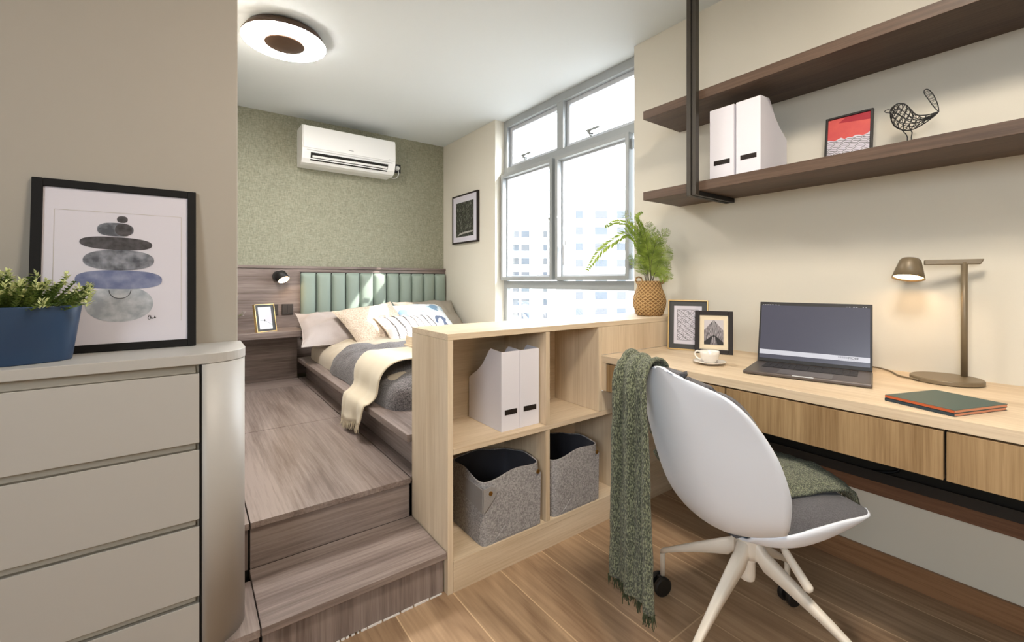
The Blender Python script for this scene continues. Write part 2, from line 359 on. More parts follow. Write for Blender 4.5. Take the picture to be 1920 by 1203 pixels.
def weave_mat():
    m, nt, b = nodes('seagrass_weave'); L = nt.links.new
    tc = N(nt, 'ShaderNodeTexCoord'); outs = []
    for rot in (0.7, -0.7):
        sx = N(nt, 'ShaderNodeSeparateXYZ'); L(tc.outputs['Object'], sx.inputs[0])
        at2 = N(nt, 'ShaderNodeMath', operation='ARCTAN2'); L(sx.outputs[1], at2.inputs[0]); L(sx.outputs[0], at2.inputs[1])
        k = N(nt, 'ShaderNodeMath', operation='MULTIPLY'); k.inputs[1].default_value = 20; L(at2.outputs[0], k.inputs[0])
        z = N(nt, 'ShaderNodeMath', operation='MULTIPLY_ADD'); z.inputs[1].default_value = 330 * (1 if rot > 0 else -1); L(sx.outputs[2], z.inputs[0]); L(k.outputs[0], z.inputs[2])
        sn = N(nt, 'ShaderNodeMath', operation='SINE'); L(z.outputs[0], sn.inputs[0]); outs.append(sn.outputs[0])
    mu = N(nt, 'ShaderNodeMath', operation='MAXIMUM'); L(outs[0], mu.inputs[0]); L(outs[1], mu.inputs[1])
    cr = N(nt, 'ShaderNodeValToRGB'); cr.color_ramp.elements[0].position = 0.0; cr.color_ramp.elements[1].position = 0.9
    cr.color_ramp.elements[0].color = lin((142, 104, 60)); cr.color_ramp.elements[1].color = lin((194, 158, 106)); L(mu.outputs[0], cr.inputs[0]); L(cr.outputs[0], b.inputs['Base Color'])
    b.inputs['Roughness'].default_value = 0.75
    bp = N(nt, 'ShaderNodeBump'); bp.inputs['Strength'].default_value = 0.8; bp.inputs['Distance'].default_value = 0.004; L(mu.outputs[0], bp.inputs['Height']); L(bp.outputs[0], b.inputs['Normal'])
    return m
M['basket'] = weave_mat()
def tri_mat():
    """white, sky-blue and navy triangles"""
    m, nt, b = nodes('triangle_print'); L = nt.links.new
    tc = N(nt, 'ShaderNodeTexCoord'); vo = N(nt, 'ShaderNodeTexVoronoi', distance='MANHATTAN'); vo.inputs['Scale'].default_value = 13; L(tc.outputs['Object'], vo.inputs['Vector'])
    sp = N(nt, 'ShaderNodeSeparateColor'); L(vo.outputs['Color'], sp.inputs[0])
    cr = N(nt, 'ShaderNodeValToRGB'); cr.color_ramp.interpolation = 'CONSTANT'
    els = cr.color_ramp.elements; els[0].position = 0; els[0].color = lin((226, 230, 234)); els[1].position = 0.34; els[1].color = lin((176, 196, 208))
    for p, c in ((0.55, (128, 158, 184)), (0.72, (214, 222, 228)), (0.86, (52, 62, 82))):
        e = els.new(p); e.color = lin(c)
    L(sp.outputs[0], cr.inputs[0]); L(cr.outputs[0], b.inputs['Base Color']); b.inputs['Roughness'].default_value = 0.85; return m
M['tri'] = tri_mat()

# ------------------------------------------------------------------ the room shell
XW = 2.125; ZC = 2.475; YN = 4.09
struct('floor', bx(-1.9, 2.31, -2.2, 4.2, -0.06, 0), M['floor'])
b = BM(); box(b, -1.9, 2.31, -2.2, 4.2, ZC, ZC + 0.1); struct('ceiling', b, M['ceil'])
b = BM()   # right wall: above and beside the window, desk side and picture side
box(b, XW, 2.31, -2.2, 1.666, 0, ZC); box(b, XW, 2.31, 3.134, 4.2, 0, ZC); box(b, XW, 2.31, 1.666, 3.134, 0, 0.65)
struct('wall_right', b, M['wall'])
struct('wall_under_desk', bx(2.06, XW, -2.2, 1.345, 0, 0.715), M['wall'])
struct('baseboard_right', bx(2.048, 2.06, -2.2, 1.345, 0, 0.085), M['skirt'], bevel=0.001)
struct('wall_far', bx(0.0, XW, YN, YN + 0.1, 0, ZC), M['paper'])
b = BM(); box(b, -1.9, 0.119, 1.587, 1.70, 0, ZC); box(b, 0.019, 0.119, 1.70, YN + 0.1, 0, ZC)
struct('wall_left', b, M['wall_shaded'], bevel=0.003)
b = BM(); box(b, -2.0, -1.9, -2.3, -1.7, 0, ZC); box(b, -2.0, -1.9, -0.3, 1.70, 0, ZC); box(b, -2.0, -1.9, -1.7, -0.3, 0, 1.4); box(b, -2.0, -1.9, -1.7, -0.3, 2.35, ZC)  # opening added in this unseen wall to let in fill light
struct('wall_side', b, M['wall'])
b = bx(-1.9, 2.31, -2.3, -2.2, 0, ZC)
struct('wall_back', b, M['wall'])
struct('trim_1', bx(0.12, XW - 0.001, 4.086, 4.09, 1.21, 1.2115), M['taupeX'])
# window
w = bx(2.218, 2.275, 3.09, 3.134, 0.68, ZC)
for a in ((1.666, 1.71, 0.68, ZC), (1.71, 3.09, 2.415, ZC), (2.381, 2.449, 2.065, 2.415), (1.71, 3.09, 2.0, 2.065), (2.381, 2.449, 1.085, 2.0), (1.71, 3.09, 1.022, 1.085), (1.71, 3.09, 0.68, 0.72)):
    box(w, 2.218, 2.275, *a)
win = struct('window_1', w, M['alu'], bevel=0.002)
def ring_frame(bm, x0, x1, y0, y1, z0, z1, wd):
    box(bm, x0, x1, y0, y0 + wd, z0, z1); box(bm, x0, x1, y1 - wd, y1, z0, z1)
    box(bm, x0, x1, y0 + wd, y1 - wd, z0, z0 + wd); box(bm, x0, x1, y0 + wd, y1 - wd, z1 - wd, z1)
    return bm
for y0, y1 in ((1.71, 2.381), (2.449, 3.09)):       # top vents
    s = struct('top_sash', ring_frame(BM(), 2.255, 2.30, y0, y1, 2.065, 2.415, 0.032), M['alu2'], win, bevel=0.0015)
    struct('glass_pane', bx(2.276, 2.280, y0 + 0.03, y1 - 0.03, 2.095, 2.385), M['glass'], s)
    yc = (y0 + y1) / 2
    h = BM(); box(h, 2.19, 2.218, yc + 0.035, yc + 0.05, 2.072, 2.10); box(h, 2.165, 2.185, yc - 0.06, yc + 0.055, 2.098, 2.108); box(h, 2.178, 2.218, yc + 0.025, yc + 0.055, 2.085, 2.10)
    struct('sash_handle', h, M['alu'], s, bevel=0.002)
for y0, y1, hy in ((1.745, 2.42, 2.39), (2.455, 3.118, 2.48)):   # casements, proud of the frame
    s = struct('casement_sash', ring_frame(BM(), 2.172, 2.217, y0, y1, 1.09, 2.0, 0.028), M['alu'], win, bevel=0.0015)
    struct('sash_liner', ring_frame(BM(), 2.217, 2.262, y0 + 0.012, y1 - 0.012, 1.10, 1.99, 0.03), M['alu2'], s, bevel=0.001)
    struct('glass_pane', bx(2.225, 2.229, y0 + 0.035, y1 - 0.035, 1.125, 1.965), M['glass'], s)
    h = BM(); lathe(h, [(0, -0.008), (0.007, -0.008), (0.007, 0), (0, 0)], 12, align((2.170, hy, 1.55), (1, 0, 0)))
    struct('latch_knob', h, M['alu'], s)
h = BM(); box(h, 2.19, 2.218, 2.395, 2.41, 1.26, 1.40); tube(h, [(2.20, 2.36, 1.28), (2.19, 2.35, 1.34), (2.19, 2.35, 1.22)], 0.008)
h = BM(); box(h, 2.205, 2.225, 2.333, 2.353, 1.30, 1.38); box(h, 2.185, 2.205, 2.336, 2.350, 1.20, 1.345)
struct('casement_handle', h, M['alu2'], win, bevel=0.003)
for z in (1.16, 1.90): struct('hinge', bx(2.19, 2.21, 1.733, 1.744, z, z + 0.06), M['alu'], win)
struct('glass_pane', bx(2.245, 2.249, 1.71, 3.09, 0.72, 1.022), M['glass'], win)
struct('window_sill', bx(2.127, 2.30, 1.668, 3.132, 0.655, 0.68), M['whitewall'], win, bevel=0.002)

# ------------------------------------------------------------------ outside: two apartment blocks far away
def block(name, u0, u1, t, ztop, zbot, depth, m, label, cols, win_w, win_h, floor_h, z_first, nrow, shade=None, balcony=None):
    a = at(u0, V0, t=t); c = at(u1, V0, t=t); d = Vector((c.x - a.x, c.y - a.y, 0)); Lw = d.length; d.normalize(); n = Vector((-d.y, d.x, 0))
    if n.dot(Vector((a.x, a.y, 0))) < 0: n = -n
    root = thing(name, (a.x, a.y, zbot), label, 'building')
    def q(s, w_, z): return Vector((a.x, a.y, 0)) + d * s + n * w_ + Vector((0, 0, z))
    b = BM(); prism(b, [q(0, 0, zbot), q(Lw, 0, zbot), q(Lw, 0, ztop), q(0, 0, ztop)], n * depth)
    prism(b, [q(0.3, -0.0, ztop), q(Lw - 0.3, 0, ztop), q(Lw - 0.3, 0, ztop + 1.0), q(0.3, 0, ztop + 1.0)], n * 0.3)
    part('wall', b, m, root)
    for r in range(nrow):
        z = z_first + r * floor_h
        for ci, (cu, wu) in enumerate(cols):
            s = (cu - u0) / (u1 - u0) * Lw; ww = wu
            b = BM(); prism(b, [q(s - ww / 2, -0.05, z), q(s + ww / 2, -0.05, z), q(s + ww / 2, -0.05, z + win_h), q(s - ww / 2, -0.05, z + win_h)], n * 0.3)
            part('window', b, M['bldwin'] if (ci + r) % 2 else M['bldwin2'], root)
        if balcony:
            s = (balcony - u0) / (u1 - u0) * Lw
            b = BM(); prism(b, [q(s - 1.2, -1.0, z - 1.2), q(s + 1.2, -1.0, z - 1.2), q(s + 1.2, -1.0, z - 0.2), q(s - 1.2, -1.0, z - 0.2)], n * 1.0)
            part('balcony', b, M['bld2'], root)
    return root
block('apartment_building', 1056, 1290, 80, 17.5, -30, 14, M['bld'], 'nearer white apartment tower seen through the right casement', [(1086, 1.3), (1127, 2.2), (1165, 1.6), (1205, 2.2), (1240, 1.6)], 2.2, 1.35, 2.95, -14.0, 10)
block('apartment_building', 900, 1032, 95, 14.5, -30, 14, M['bld'], 'pale lower apartment block seen through the left casement', [(962, 2.6), (985, 1.8), (1022, 0.8)], 2.4, 1.35, 2.95, -13.0, 9, balcony=962)

# ------------------------------------------------------------------ platform, step and bed
ZP = 0.305
root = thing('raised_platform', (0.43, 2.8, 0), 'taupe wood-grain raised platform floor beside the bed with a dark gap line', 'platform')
b = BM(); box(b, 0.158, 0.704, 2.615, 3.585, ZP - 0.02, ZP); part('floor_panel', b, M['taupeY'], root, bevel=0.0012)
b = BM(); box(b, 0.158, 0.704, 1.634, 2.611, ZP - 0.02, ZP); part('floor_panel', b, M['taupeY'], root, bevel=0.0012)
part('floor_panel', bx(0.122, 0.704, 3.588, 3.88, ZP - 0.02, ZP), M['taupeX'], root, bevel=0.001)
part('side_strip', bx(0.710, 0.765, 1.65, 3.88, ZP - 0.02, ZP - 0.001), M['taupeY'], root, bevel=0.001)
part('side_strip', bx(0.121, 0.154, 1.634, 3.585, ZP - 0.02, ZP), M['taupeY'], root, bevel=0.001)
part('riser', bx(0.158, 0.704, 1.648, 1.66, 0.149, ZP - 0.021), M['taupeX'], root, bevel=0.001)
part('riser', bx(0.124, 0.152, 1.650, 1.66, 0.149, ZP - 0.021), M['taupeZ'], root)
part('base', bx(0.124, 0.713, 1.662, 3.88, 0.0, ZP - 0.022), M['blackgap'], root)
root = thing('entry_step', (0.43, 1.5, 0), 'lower taupe wood step below the raised platform, between dresser and bookcase', 'step')
part('tread', bx(0.156, 0.713, 1.349, 1.647, 0.127, 0.149), M['taupeX'], root, bevel=0.0012)
part('tread', bx(0.028, 0.153, 1.349, 1.586, 0.127, 0.149), M['taupeY'], root, bevel=0.0012, label='tread panel under the dresser end')
part('riser', bx(0.160, 0.710, 1.370, 1.385, 0.004, 0.126), M['taupeZ'], root, bevel=0.001)
part('riser', bx(0.028, 0.153, 1.370, 1.385, 0.004, 0.126), M['taupeZ'], root, bevel=0.001)
part('base', bx(0.03, 0.710, 1.387, 1.585, 0.0, 0.126), M['blackgap'], root)
b = BM()
xs = 0.20
while xs < 0.70:
    L = random.uniform(0.01, 0.06) if xs > 0.42 else random.uniform(0.004, 0.012)
    box(b, xs, xs + L, 1.366, 1.3705, 0.0, random.uniform(0.003, 0.006)); xs += L + random.uniform(0.003, 0.008)
part('sealant_line', b, M['caulk'], root, label='patchy white sealant line')
root = thing('platform_bed', (1.4, 2.8, ZP), 'low taupe wood platform bed with overhanging slab edge, under the mattress', 'bed')
part('slab', bx(0.698, XW - 0.004, 1.655, 3.86, 0.440, 0.470), M['taupeY'], root, bevel=0.0015)
part('plinth', bx(0.766, XW - 0.004, 1.66, 3.87, 0.0, 0.4395), M['taupeY'], root, bevel=0.001)

def superbox(bm, x0, x1, y0, y1, z0, z1, n=40, mrows=16, e=7, ez=3.0, wob=0.006, seed=0.0, top_only=False):
    """soft, rounded bedding block"""
    cx, cy = (x0 + x1) / 2, (y0 + y1) / 2; hx, hy, hz = (x1 - x0) / 2, (y1 - y0) / 2, (z1 - z0)
    def f(i, j):
        a = 2 * PI * j; p = i * PI / 2
        cr = math.cos(p) ** (2 / ez) if i < 1 else 0; sr = math.sin(p) ** (2 / ez)
        ca, sa = math.cos(a), math.sin(a); k = (abs(ca) ** e + abs(sa) ** e) ** (-1 / e)
        P = Vector((cx + hx * k * ca * cr, cy + hy * k * sa * cr, z0 + hz * sr))
        nn = noise.noise_vector(P * 4 + Vector((seed, 0, 0))) * wob + noise.noise_vector(P * 12 + Vector((seed, 3, 0))) * wob * 0.5 + noise.noise_vector(Vector((P.x * 9, P.y * 30, P.z * 12)) + Vector((seed, 3, 7))) * wob * 0.16
        return P + nn * (0.3 + 0.7 * sr)
    g = grid(bm, f, mrows, n, wrap=True)
    return bm
b = superbox(BM(), 0.772, 2.112, 1.975, 3.855, 0.472, 0.655, n=180, mrows=30, e=16, ez=3.6, wob=0.020)
b2 = thing('mattress', (1.44, 2.9, 0.47), 'double mattress wrapped in beige linen bedding on the wooden bed platform', 'mattress')
part('bedding', b, M['duvet'], b2, smooth=True)
# grey blanket over the lower two thirds of the bed
def cloth_over(bm, ya, yb, off, x_left, x_right, drop, nu, nv, foot=False, seed=1.0, yfun=None, rr=0.07, outx=0.0):
    """cloth laid across the bed (along X), falling over its left side to height `drop`"""
    prof = [(x_right, 0.655 + off), (x_left + rr, 0.655 + off)]
    for k in range(1, 9):
        a = k / 8 * PI / 2; prof.append((x_left + rr - (rr + off) * math.sin(a), 0.655 - rr + (rr + off) * math.cos(a)))
    prof += outx if outx else [(x_left - off, drop)]
    pts = [(0, 0)]; Ls = [0]
    for a, c in zip(prof, prof[1:]): Ls.append(Ls[-1] + math.hypot(c[0] - a[0], c[1] - a[1]))
    def pp(s):
        s *= Ls[-1]
        for i in range(len(prof) - 1):
            if s <= Ls[i + 1] + 1e-9:
                t = (s - Ls[i]) / (Ls[i + 1] - Ls[i] + 1e-12)
                return prof[i][0] + (prof[i + 1][0] - prof[i][0]) * t, prof[i][1] + (prof[i + 1][1] - prof[i][1]) * t
        return prof[-1]
    def f(i, j):
        x, z = pp(i); y0_, y1_ = yfun(i) if yfun else (ya, yb)
        y = y0_ + (y1_ - y0_) * j
        P = Vector((x, y, z)); hang = max(0, (0.655 - z) / 0.2)
        w_ = noise.noise(P * 5 + Vector((seed, 0, 0))) * 0.010 + noise.noise(P * 14 + Vector((0, seed, 0))) * 0.004
        P.z += w_ * (1 - min(1, hang)) + 0.006 * (1 - min(1, hang))
        P.x -= abs(math.sin(y * 17 + seed)) * 0.012 * hang + abs(w_) * hang
        return P
    return grid(bm, f, nu, nv)
b = superbox(BM(), 0.757, 2.118, 1.955, 3.20, 0.4725, 0.672, n=180, mrows=34, e=14, ez=3.4, wob=0.030, seed=4.0)
# open the head end: lower the rear boundary so that it lies on the mattress with a slanting, slightly rolled edge
for v in b.verts:
    if v.co.y > 2.94: v.co.z = min(v.co.z, v.co.z)
solo('bed_blanket', b, M['greyblanket'], 'dark grey wool blanket spread over the foot of the bed', 'blanket', (1.4, 2.5, 0.47), smooth=True)
# cream fringed throw across the blanket and down the side
ct = thing('fringed_throw', (1.2, 2.35, 0.47), 'cream wool throw with fringed end, falling over the side of the bed', 'throw')
outx = [(0.745, 0.52), (0.715, 0.487), (0.690, 0.480), (0.684, 0.465), (0.682, 0.42), (0.682, 0.345)]
def yf(i):
    k = max(0, (i - 0.62) / 0.38)
    return 2.06 + 0.08 * k, 2.40 + 0.12 * min(1, max(0, (i - 0.35) / 0.4)) - 0.06 * k
def throw_fn(bm):
    g = cloth_over(bm, 0, 0, 0.030, 0.775, 1.95, 0, 70, 26, seed=9.0, yfun=yf, outx=outx, rr=0.075)
    for j, v in enumerate(g[-1]): v.co.z += 0.045 * (1 - j / 26)
    for r_, row in enumerate(g[-8:-1]):
        for j, v in enumerate(row): v.co.z += 0.045 * (1 - j / 26) * (r_ / 8)
    return g
b = BM(); g = throw_fn(b); edge = [v.co.copy() for v in g[-1]]
part('cloth', b, M['creamthrow'], ct, smooth=True, solid=0.006)
b = BM()
for k in range(64):
    s = k / 63 * 26; j = min(25, int(s)); p = edge[j].lerp(edge[j + 1], s - j)
    tube(b, [p + Vector((0, 0, 0.004)), p + Vector((random.uniform(-0.006, 0.002), random.uniform(-0.006, 0.006), -0.018)), p + Vector((random.uniform(-0.012, 0.0), random.uniform(-0.008, 0.008), -0.040))], [0.0022, 0.0018, 0.0008], 5)
part('fringe', b, M['creamthrow'], ct)

def cushion(name, c, wdir, lean, w_, h_, t_, m, label, rz=0, cat='pillow', group=None, pinch=0.10, e=0.55, wr=0.01, seed=0.0, n=30, roll=0, extra=None, bulge=0.08):
    """c: centre; face turned by rz about Z, leaned back by `lean` from upright; width w_, height h_, thickness t_"""
    Mx = Matrix.Translation(Vector(c)) @ Matrix.Rotation(rz, 4, 'Z') @ Matrix.Rotation(-lean, 4, 'X') @ Matrix.Rotation(roll, 4, 'Y')
    root = thing(name, c, label, cat, group)
    def f(side):
        def g_(i, j):
            a, d = i * 2 - 1, j * 2 - 1
            x = w_ / 2 * a * (1 - pinch * (1 - d * d)); z = h_ / 2 * d * (1 - pinch * (1 - a * a))
            th = t_ / 2 * (max(0, 1 - a * a) ** e) * (max(0, 1 - d * d) ** e)
            P = Vector((x, side * th, z)); nv = noise.noise_vector(P * 9 + Vector((seed, side, 0))) * wr
            nv += noise.noise_vector(P * 25 + Vector((seed, side, 4))) * wr * 0.3
            edge_ = min(1, (1 - max(abs(a), abs(d))) * 5 + 0.25)
            return Mx @ (P + nv * edge_)
        return g_
    b = BM(); grid(b, f(-1), n, n); grid(b, f(1), n, n); bmesh.ops.remove_doubles(b, verts=b.verts, dist=0.0009)
    part('cover', b, m, root, smooth=True)
    if extra: extra(root, f(-1), Mx)
    return root
def piping(rad, m, name='trim', bobble=False):
    def ex(root, f, Mx):
        b = BM(); pts = []
        for k in range(30): pts.append(f(k / 30, 0))
        for k in range(30): pts.append(f(1, k / 30))
        for k in range(30): pts.append(f(1 - k / 30, 1))
        for k in range(30): pts.append(f(0, 1 - k / 30))
        if bobble:
            for k in range(56): 
                p = f(0.0, k / 55) if k < 28 * 2 else f(0, 0)
                bmesh.ops.create_icosphere(b, subdivisions=1, radius=0.006, matrix=Matrix.Translation(p))
        else: tube(b, pts, rad, 6, closed=True)
        part(name, b, m, root, smooth=True)
    return ex
cushion('bed_pillow', (1.02, 3.60, 0.715), None, R(62), 0.72, 0.46, 0.18, M['pillowgrey'], 'large plain grey pillow at the left end of the headboard, corner hanging over', rz=R(-4), wr=0.022, seed=1, pinch=0.07, extra=piping(0.003, M['pillowgrey'], 'flange'))
cushion('bed_pillow', (1.80, 3.70, 0.750), None, R(50), 0.62, 0.44, 0.17, M['pillowgrey2'], 'taupe grey pillow in the right corner behind the blue patterned cushion', rz=R(3), wr=0.02, seed=2)
cushion('throw_cushion', (1.68, 3.60, 0.752), None, R(58), 0.50, 0.42, 0.15, M['tri'], 'cushion with white, pale blue and navy geometric pattern behind the striped cushion', rz=R(0), seed=3, cat='cushion')
cushion('throw_cushion', (1.19, 3.40, 0.735), None, R(52), 0.53, 0.48, 0.16, M['knit'], 'cream knitted square cushion in front of the grey pillow', rz=R(6), seed=4, cat='cushion', roll=R(-10), wr=0.012)
def stitch(root, f, Mx):
    b = BM()
    for s in range(1, 8):
        pts = []
        for k in range(31):
            p = f(s / 8 + (0.008 if k % 2 else -0.008), 0.04 + 0.92 * k / 30); pts.append(p + Vector((0, -0.002, 0.002)))
        tube(b, pts, 0.0022, 5)
    part('zigzag_stitching', b, M['yarn'], root)
    b = BM()
    for k in range(26): bmesh.ops.create_icosphere(b, subdivisions=1, radius=0.009, matrix=Matrix.Translation(f(0, k / 25)))
    part('bobble_trim', b, M['knit'], root, smooth=True)
cushion('throw_cushion', (1.42, 3.24, 0.712), None, R(58), 0.52, 0.32, 0.13, M['cushwhite'], 'white oblong cushion with dark zigzag stitched stripes and bobble edge', rz=R(8), seed=5, cat='cushion', extra=stitch)
# wooden bed tray, mostly hidden behind the bookcase
root = thing('bed_tray', (1.3, 2.4, 0.69), 'light wooden bed tray standing on the blanket, just showing behind the bookcase', 'tray')
part('tray_base', bx(1.045, 1.50, 2.27, 2.53, 0.694, 0.704), M['oakX'], root, bevel=0.002)
for x in (1.07, 1.49): part('tray_side', bx(x - 0.012, x, 2.27, 2.53, 0.704, 0.752), M['oakY'], root, bevel=0.002)

# ------------------------------------------------------------------ headboard wall
root = thing('headboard_panel', (1.1, 4.06, ZP), 'taupe wood wall panelling behind the bed with a capping strip', 'headboard')
part('panel', bx(0.122, XW - 0.003, 4.045, 4.088, ZP, 1.186), M['taupeX'], root)
part('cap', bx(0.122, XW - 0.003, 4.035, 4.088, 1.189, 1.210), M['taupeX'], root, bevel=0.001)
part('lower_panel', bx(0.122, 0.70, 3.882, 4.044, ZP, 0.655), M['taupeX'], root, bevel=0.001)
root = thing('padded_headboard', (1.43, 4.02, 0.6), 'sage green leather headboard with eleven vertical padded channels', 'headboard')
x0, x1 = 0.752, 2.115; cw = (x1 - x0) / 11
for k in range(11):
    a = x0 + cw * k
    def f(i, j, a=a):
        s, t = i * 2 - 1, j * 2 - 1
        d = 0.042 * (1 - abs(s) ** 3.2) ** 0.5 * (1 - abs(t) ** 14) ** 0.5
        return Vector((a + cw / 2 + s * (cw / 2 - 0.0008), 4.040 - d, 0.60 + 0.5575 * j))
    b = BM(); grid(b, f, 14, 34); part('padded_channel', b, M['leather'], root, smooth=True)
part('backing', bx(x0, x1, 4.036, 4.0445, 0.60, 1.160), M['blackgap'], root)
solo('bedside_shelf', bx(0.122, 0.722, 3.69, 4.044, 0.655, 0.70), M['taupeX'], 'floating taupe wood bedside shelf under the wall lamp', 'shelf', (0.42, 3.87, 0.655), bevel=0.0012)
# wall lamp
root = thing('wall_lamp', (0.60, 4.04, 1.11), 'small dark bedside wall lamp, lit, above the floating shelf', 'wall lamp')
b = BM(); lathe(b, [(0, 0), (0.042, 0), (0.042, 0.022), (0, 0.022)], 28, align((0.585, 4.044, 1.125), (0, -1, 0))); part('wall_mount', b, M['black'], root, bevel=0.002)
ax_ = Vector((0.30, -0.55, -0.78)).normalized(); c0 = Vector((0.60, 3.985, 1.135))
Mx = align(c0, ax_); b = BM(); lathe(b, [(0, -0.02), (0.034, -0.02), (0.038, -0.012), (0.047, 0.055), (0.044, 0.055), (0.034, -0.008), (0, -0.008)], 28, Mx); part('lamp_shade', b, M['black'], root, smooth=True)
b = BM(); lathe(b, [(0, 0.0), (0.0435, 0.0), (0.0435, 0.004), (0, 0.004)], 28, align(c0 + ax_ * 0.047, ax_)); part('diffuser', b, M['warm_s'], root)
# switches
for i, (xa, lb) in enumerate(((0.500, 'dark double light switch half hidden by the gold photo frame'), (0.612, 'dark double light switch between photo frame and green headboard'))):
    root = thing('light_switch', (xa + 0.043, 4.04, 0.805), lb, 'light switch', 'light switches beside the bed')
    part('plate', bx(xa, xa + 0.086, 4.036, 4.0445, 0.805, 0.893), M['switch'], root, bevel=0.002)
    for k in (0, 1): part('rocker', bx(xa + 0.004 + k * 0.040, xa + 0.042 + k * 0.040, 4.031, 4.036, 0.811, 0.887), M['switch'], root, bevel=0.001)
# air conditioner
root = thing('air_conditioner', (1.12, 4.0, 2.05), 'white wall-mounted split air conditioner high on the green wall', 'air conditioner')
sec = [(4.088, 2.365), (3.90, 2.365), (3.875, 2.355), (3.865, 2.33), (3.862, 2.20), (3.868, 2.14), (3.885, 2.09), (3.915, 2.060), (3.96, 2.05), (4.088, 2.05)]
b = BM(); prism(b, [(0.735, y, z) for y, z in sec], (0.785, 0, 0)); part('body', b, M['acwhite'], root, bevel=0.006, bseg=3)
part('front_panel', bx(0.741, 1.512, 3.856, 3.868, 2.172, 2.352), M['acwhite'], root, bevel=0.003)
part('panel_seam', bx(0.77, 1.490, 3.8585, 3.868, 2.155, 2.160), M['acshade'], root)
b = BM(); prism(b, [(0.80, 3.862, 2.138), (0.80, 3.892, 2.078), (0.80, 3.91, 2.085), (0.80, 3.885, 2.140)], (0.65, 0, 0)); part('air_outlet', b, M['blackgap'], root)
b = BM(); prism(b, [(0.812, 3.858, 2.114), (0.812, 3.868, 2.099), (0.812, 3.872, 2.101), (0.812, 3.863, 2.116)], (0.63, 0, 0)); part('louver', b, M['acwhite'], root)
part('logo', bx(1.098, 1.140, 3.8554, 3.857, 2.200, 2.205), mat('logo_grey', (150, 150, 152)), root)
part('display', bx(1.455, 1.465, 3.8554, 3.857, 2.178, 2.186), M['acshade'], root)
root = thing('wall_socket', (1.62, 4.09, 2.13), 'black wall socket beside the air conditioner', 'socket')
part('plate', bx(1.575, 1.657, 4.082, 4.0895, 2.130, 2.214), M['black'], root, bevel=0.002)
root = thing('power_plug', (1.61, 4.07, 2.17), 'white plug and looped cord of the air conditioner', 'plug')
b = BM(); lathe(b, [(0, 0), (0.022, 0), (0.020, 0.022), (0.012, 0.030), (0, 0.030)], 16, align((1.617, 4.081, 2.172), (0, -1, 0))); part('plug_body', b, M['acwhite'], root, smooth=True)
part('cord', tube(BM(), curve_pts([(1.618, 4.056, 2.16), (1.622, 4.05, 2.11), (1.60, 4.05, 2.075), (1.56, 4.05, 2.065), (1.525, 4.05, 2.085), (1.512, 4.05, 2.13)], 24), 0.0038, 8), M['acwhite'], root, smooth=True)

# ------------------------------------------------------------------ ceiling lamps
def ceiling_lamp(x, y, label, dm='warm'):
    root = thing('ceiling_lamp', (x, y, ZC), label, 'ceiling lamp')
    b = BM(); lathe(b, [(0, 0), (0.165, 0), (0.190, -0.012), (0.214, -0.050), (0.214, -0.056), (0.205, -0.056), (0, -0.045)], 64, Matrix.Translation((x, y, ZC))); part('canopy', b, M['brownmetal'], root, smooth=True)
    b = BM(); lathe(b, [(0.095, -0.056), (0.212, -0.056), (0.212, -0.060), (0.19, -0.066), (0.110, -0.066), (0.095, -0.060), (0.095, -0.056)], 64, Matrix.Translation((x, y, ZC))); part('diffuser', b, M[dm], root, smooth=True)
    b = BM(); lathe(b, [(0, -0.060), (0.1, -0.060), (0.103, -0.068), (0.098, -0.071), (0, -0.069)], 48, Matrix.Translation((x, y, ZC))); part('centre_disc', b, M['brownmetal'], root, smooth=True)
    return root
ceiling_lamp(0.43, 2.735, 'round brown ceiling lamp with glowing ring, over the bedroom platform')
ceiling_lamp(0.80, 0.22, 'added unseen ceiling lamp with glowing ring, brightening the study end of the room', 'warm2')  # out-of-view lamp, added to brighten the study end

# ------------------------------------------------------------------ frames
def rect_frame(name, M0, w_, h_, bw, dep, mframe, mback, label, cat='picture frame', frame_label=None, mount=None, mount_in=0, lip=None, art=None, stand=False, glass=True):
    """M0 maps local (x right, z up, y into the picture) to the room; origin at bottom centre of the front"""
    root = thing(name, M0.translation.copy(), label, cat)
    b = BM()
    for a in ((-w_/2, -w_/2 + bw, 0, h_), (w_/2 - bw, w_/2, 0, h_), (-w_/2 + bw, w_/2 - bw, 0, bw), (-w_/2 + bw, w_/2 - bw, h_ - bw, h_)):
        box(b, a[0], a[1], 0, dep, a[2], a[3])
    bmesh.ops.transform(b, matrix=M0, verts=b.verts); part('frame', b, mframe, root, bevel=0.0015, label=frame_label)
    iw, ih = w_ - 2 * bw, h_ - 2 * bw
    b = bx(-iw/2, iw/2, 0.006, dep, bw, h_ - bw); bmesh.ops.transform(b, matrix=M0, verts=b.verts); part('mount', b, mback, root)
    if art:
        b, mats = art(iw, ih, bw); bmesh.ops.transform(b, matrix=M0, verts=b.verts); part('print', b, mats, root, recalc=False)
    if stand:
        b = BM(); prism(b, [(-0.02, dep, 0.02), (0.02, dep, 0.02), (0.014, dep + 0.002, h_ * 0.7), (-0.014, dep + 0.002, h_ * 0.7)], (0, 0.003, 0)); bmesh.ops.transform(b, matrix=M0, verts=b.verts); part('back_stand', b, mframe, root)
    return root
def flat(bm, pts, y, mi):
    """one flat shape of the print, facing -y"""
    vs = [bm.verts.new((x, y, z)) for x, z in pts]; f = bm.faces.new(vs); f.material_index = mi; f.normal_update()
    if f.normal.y > 0: f.normal_flip()
    return f
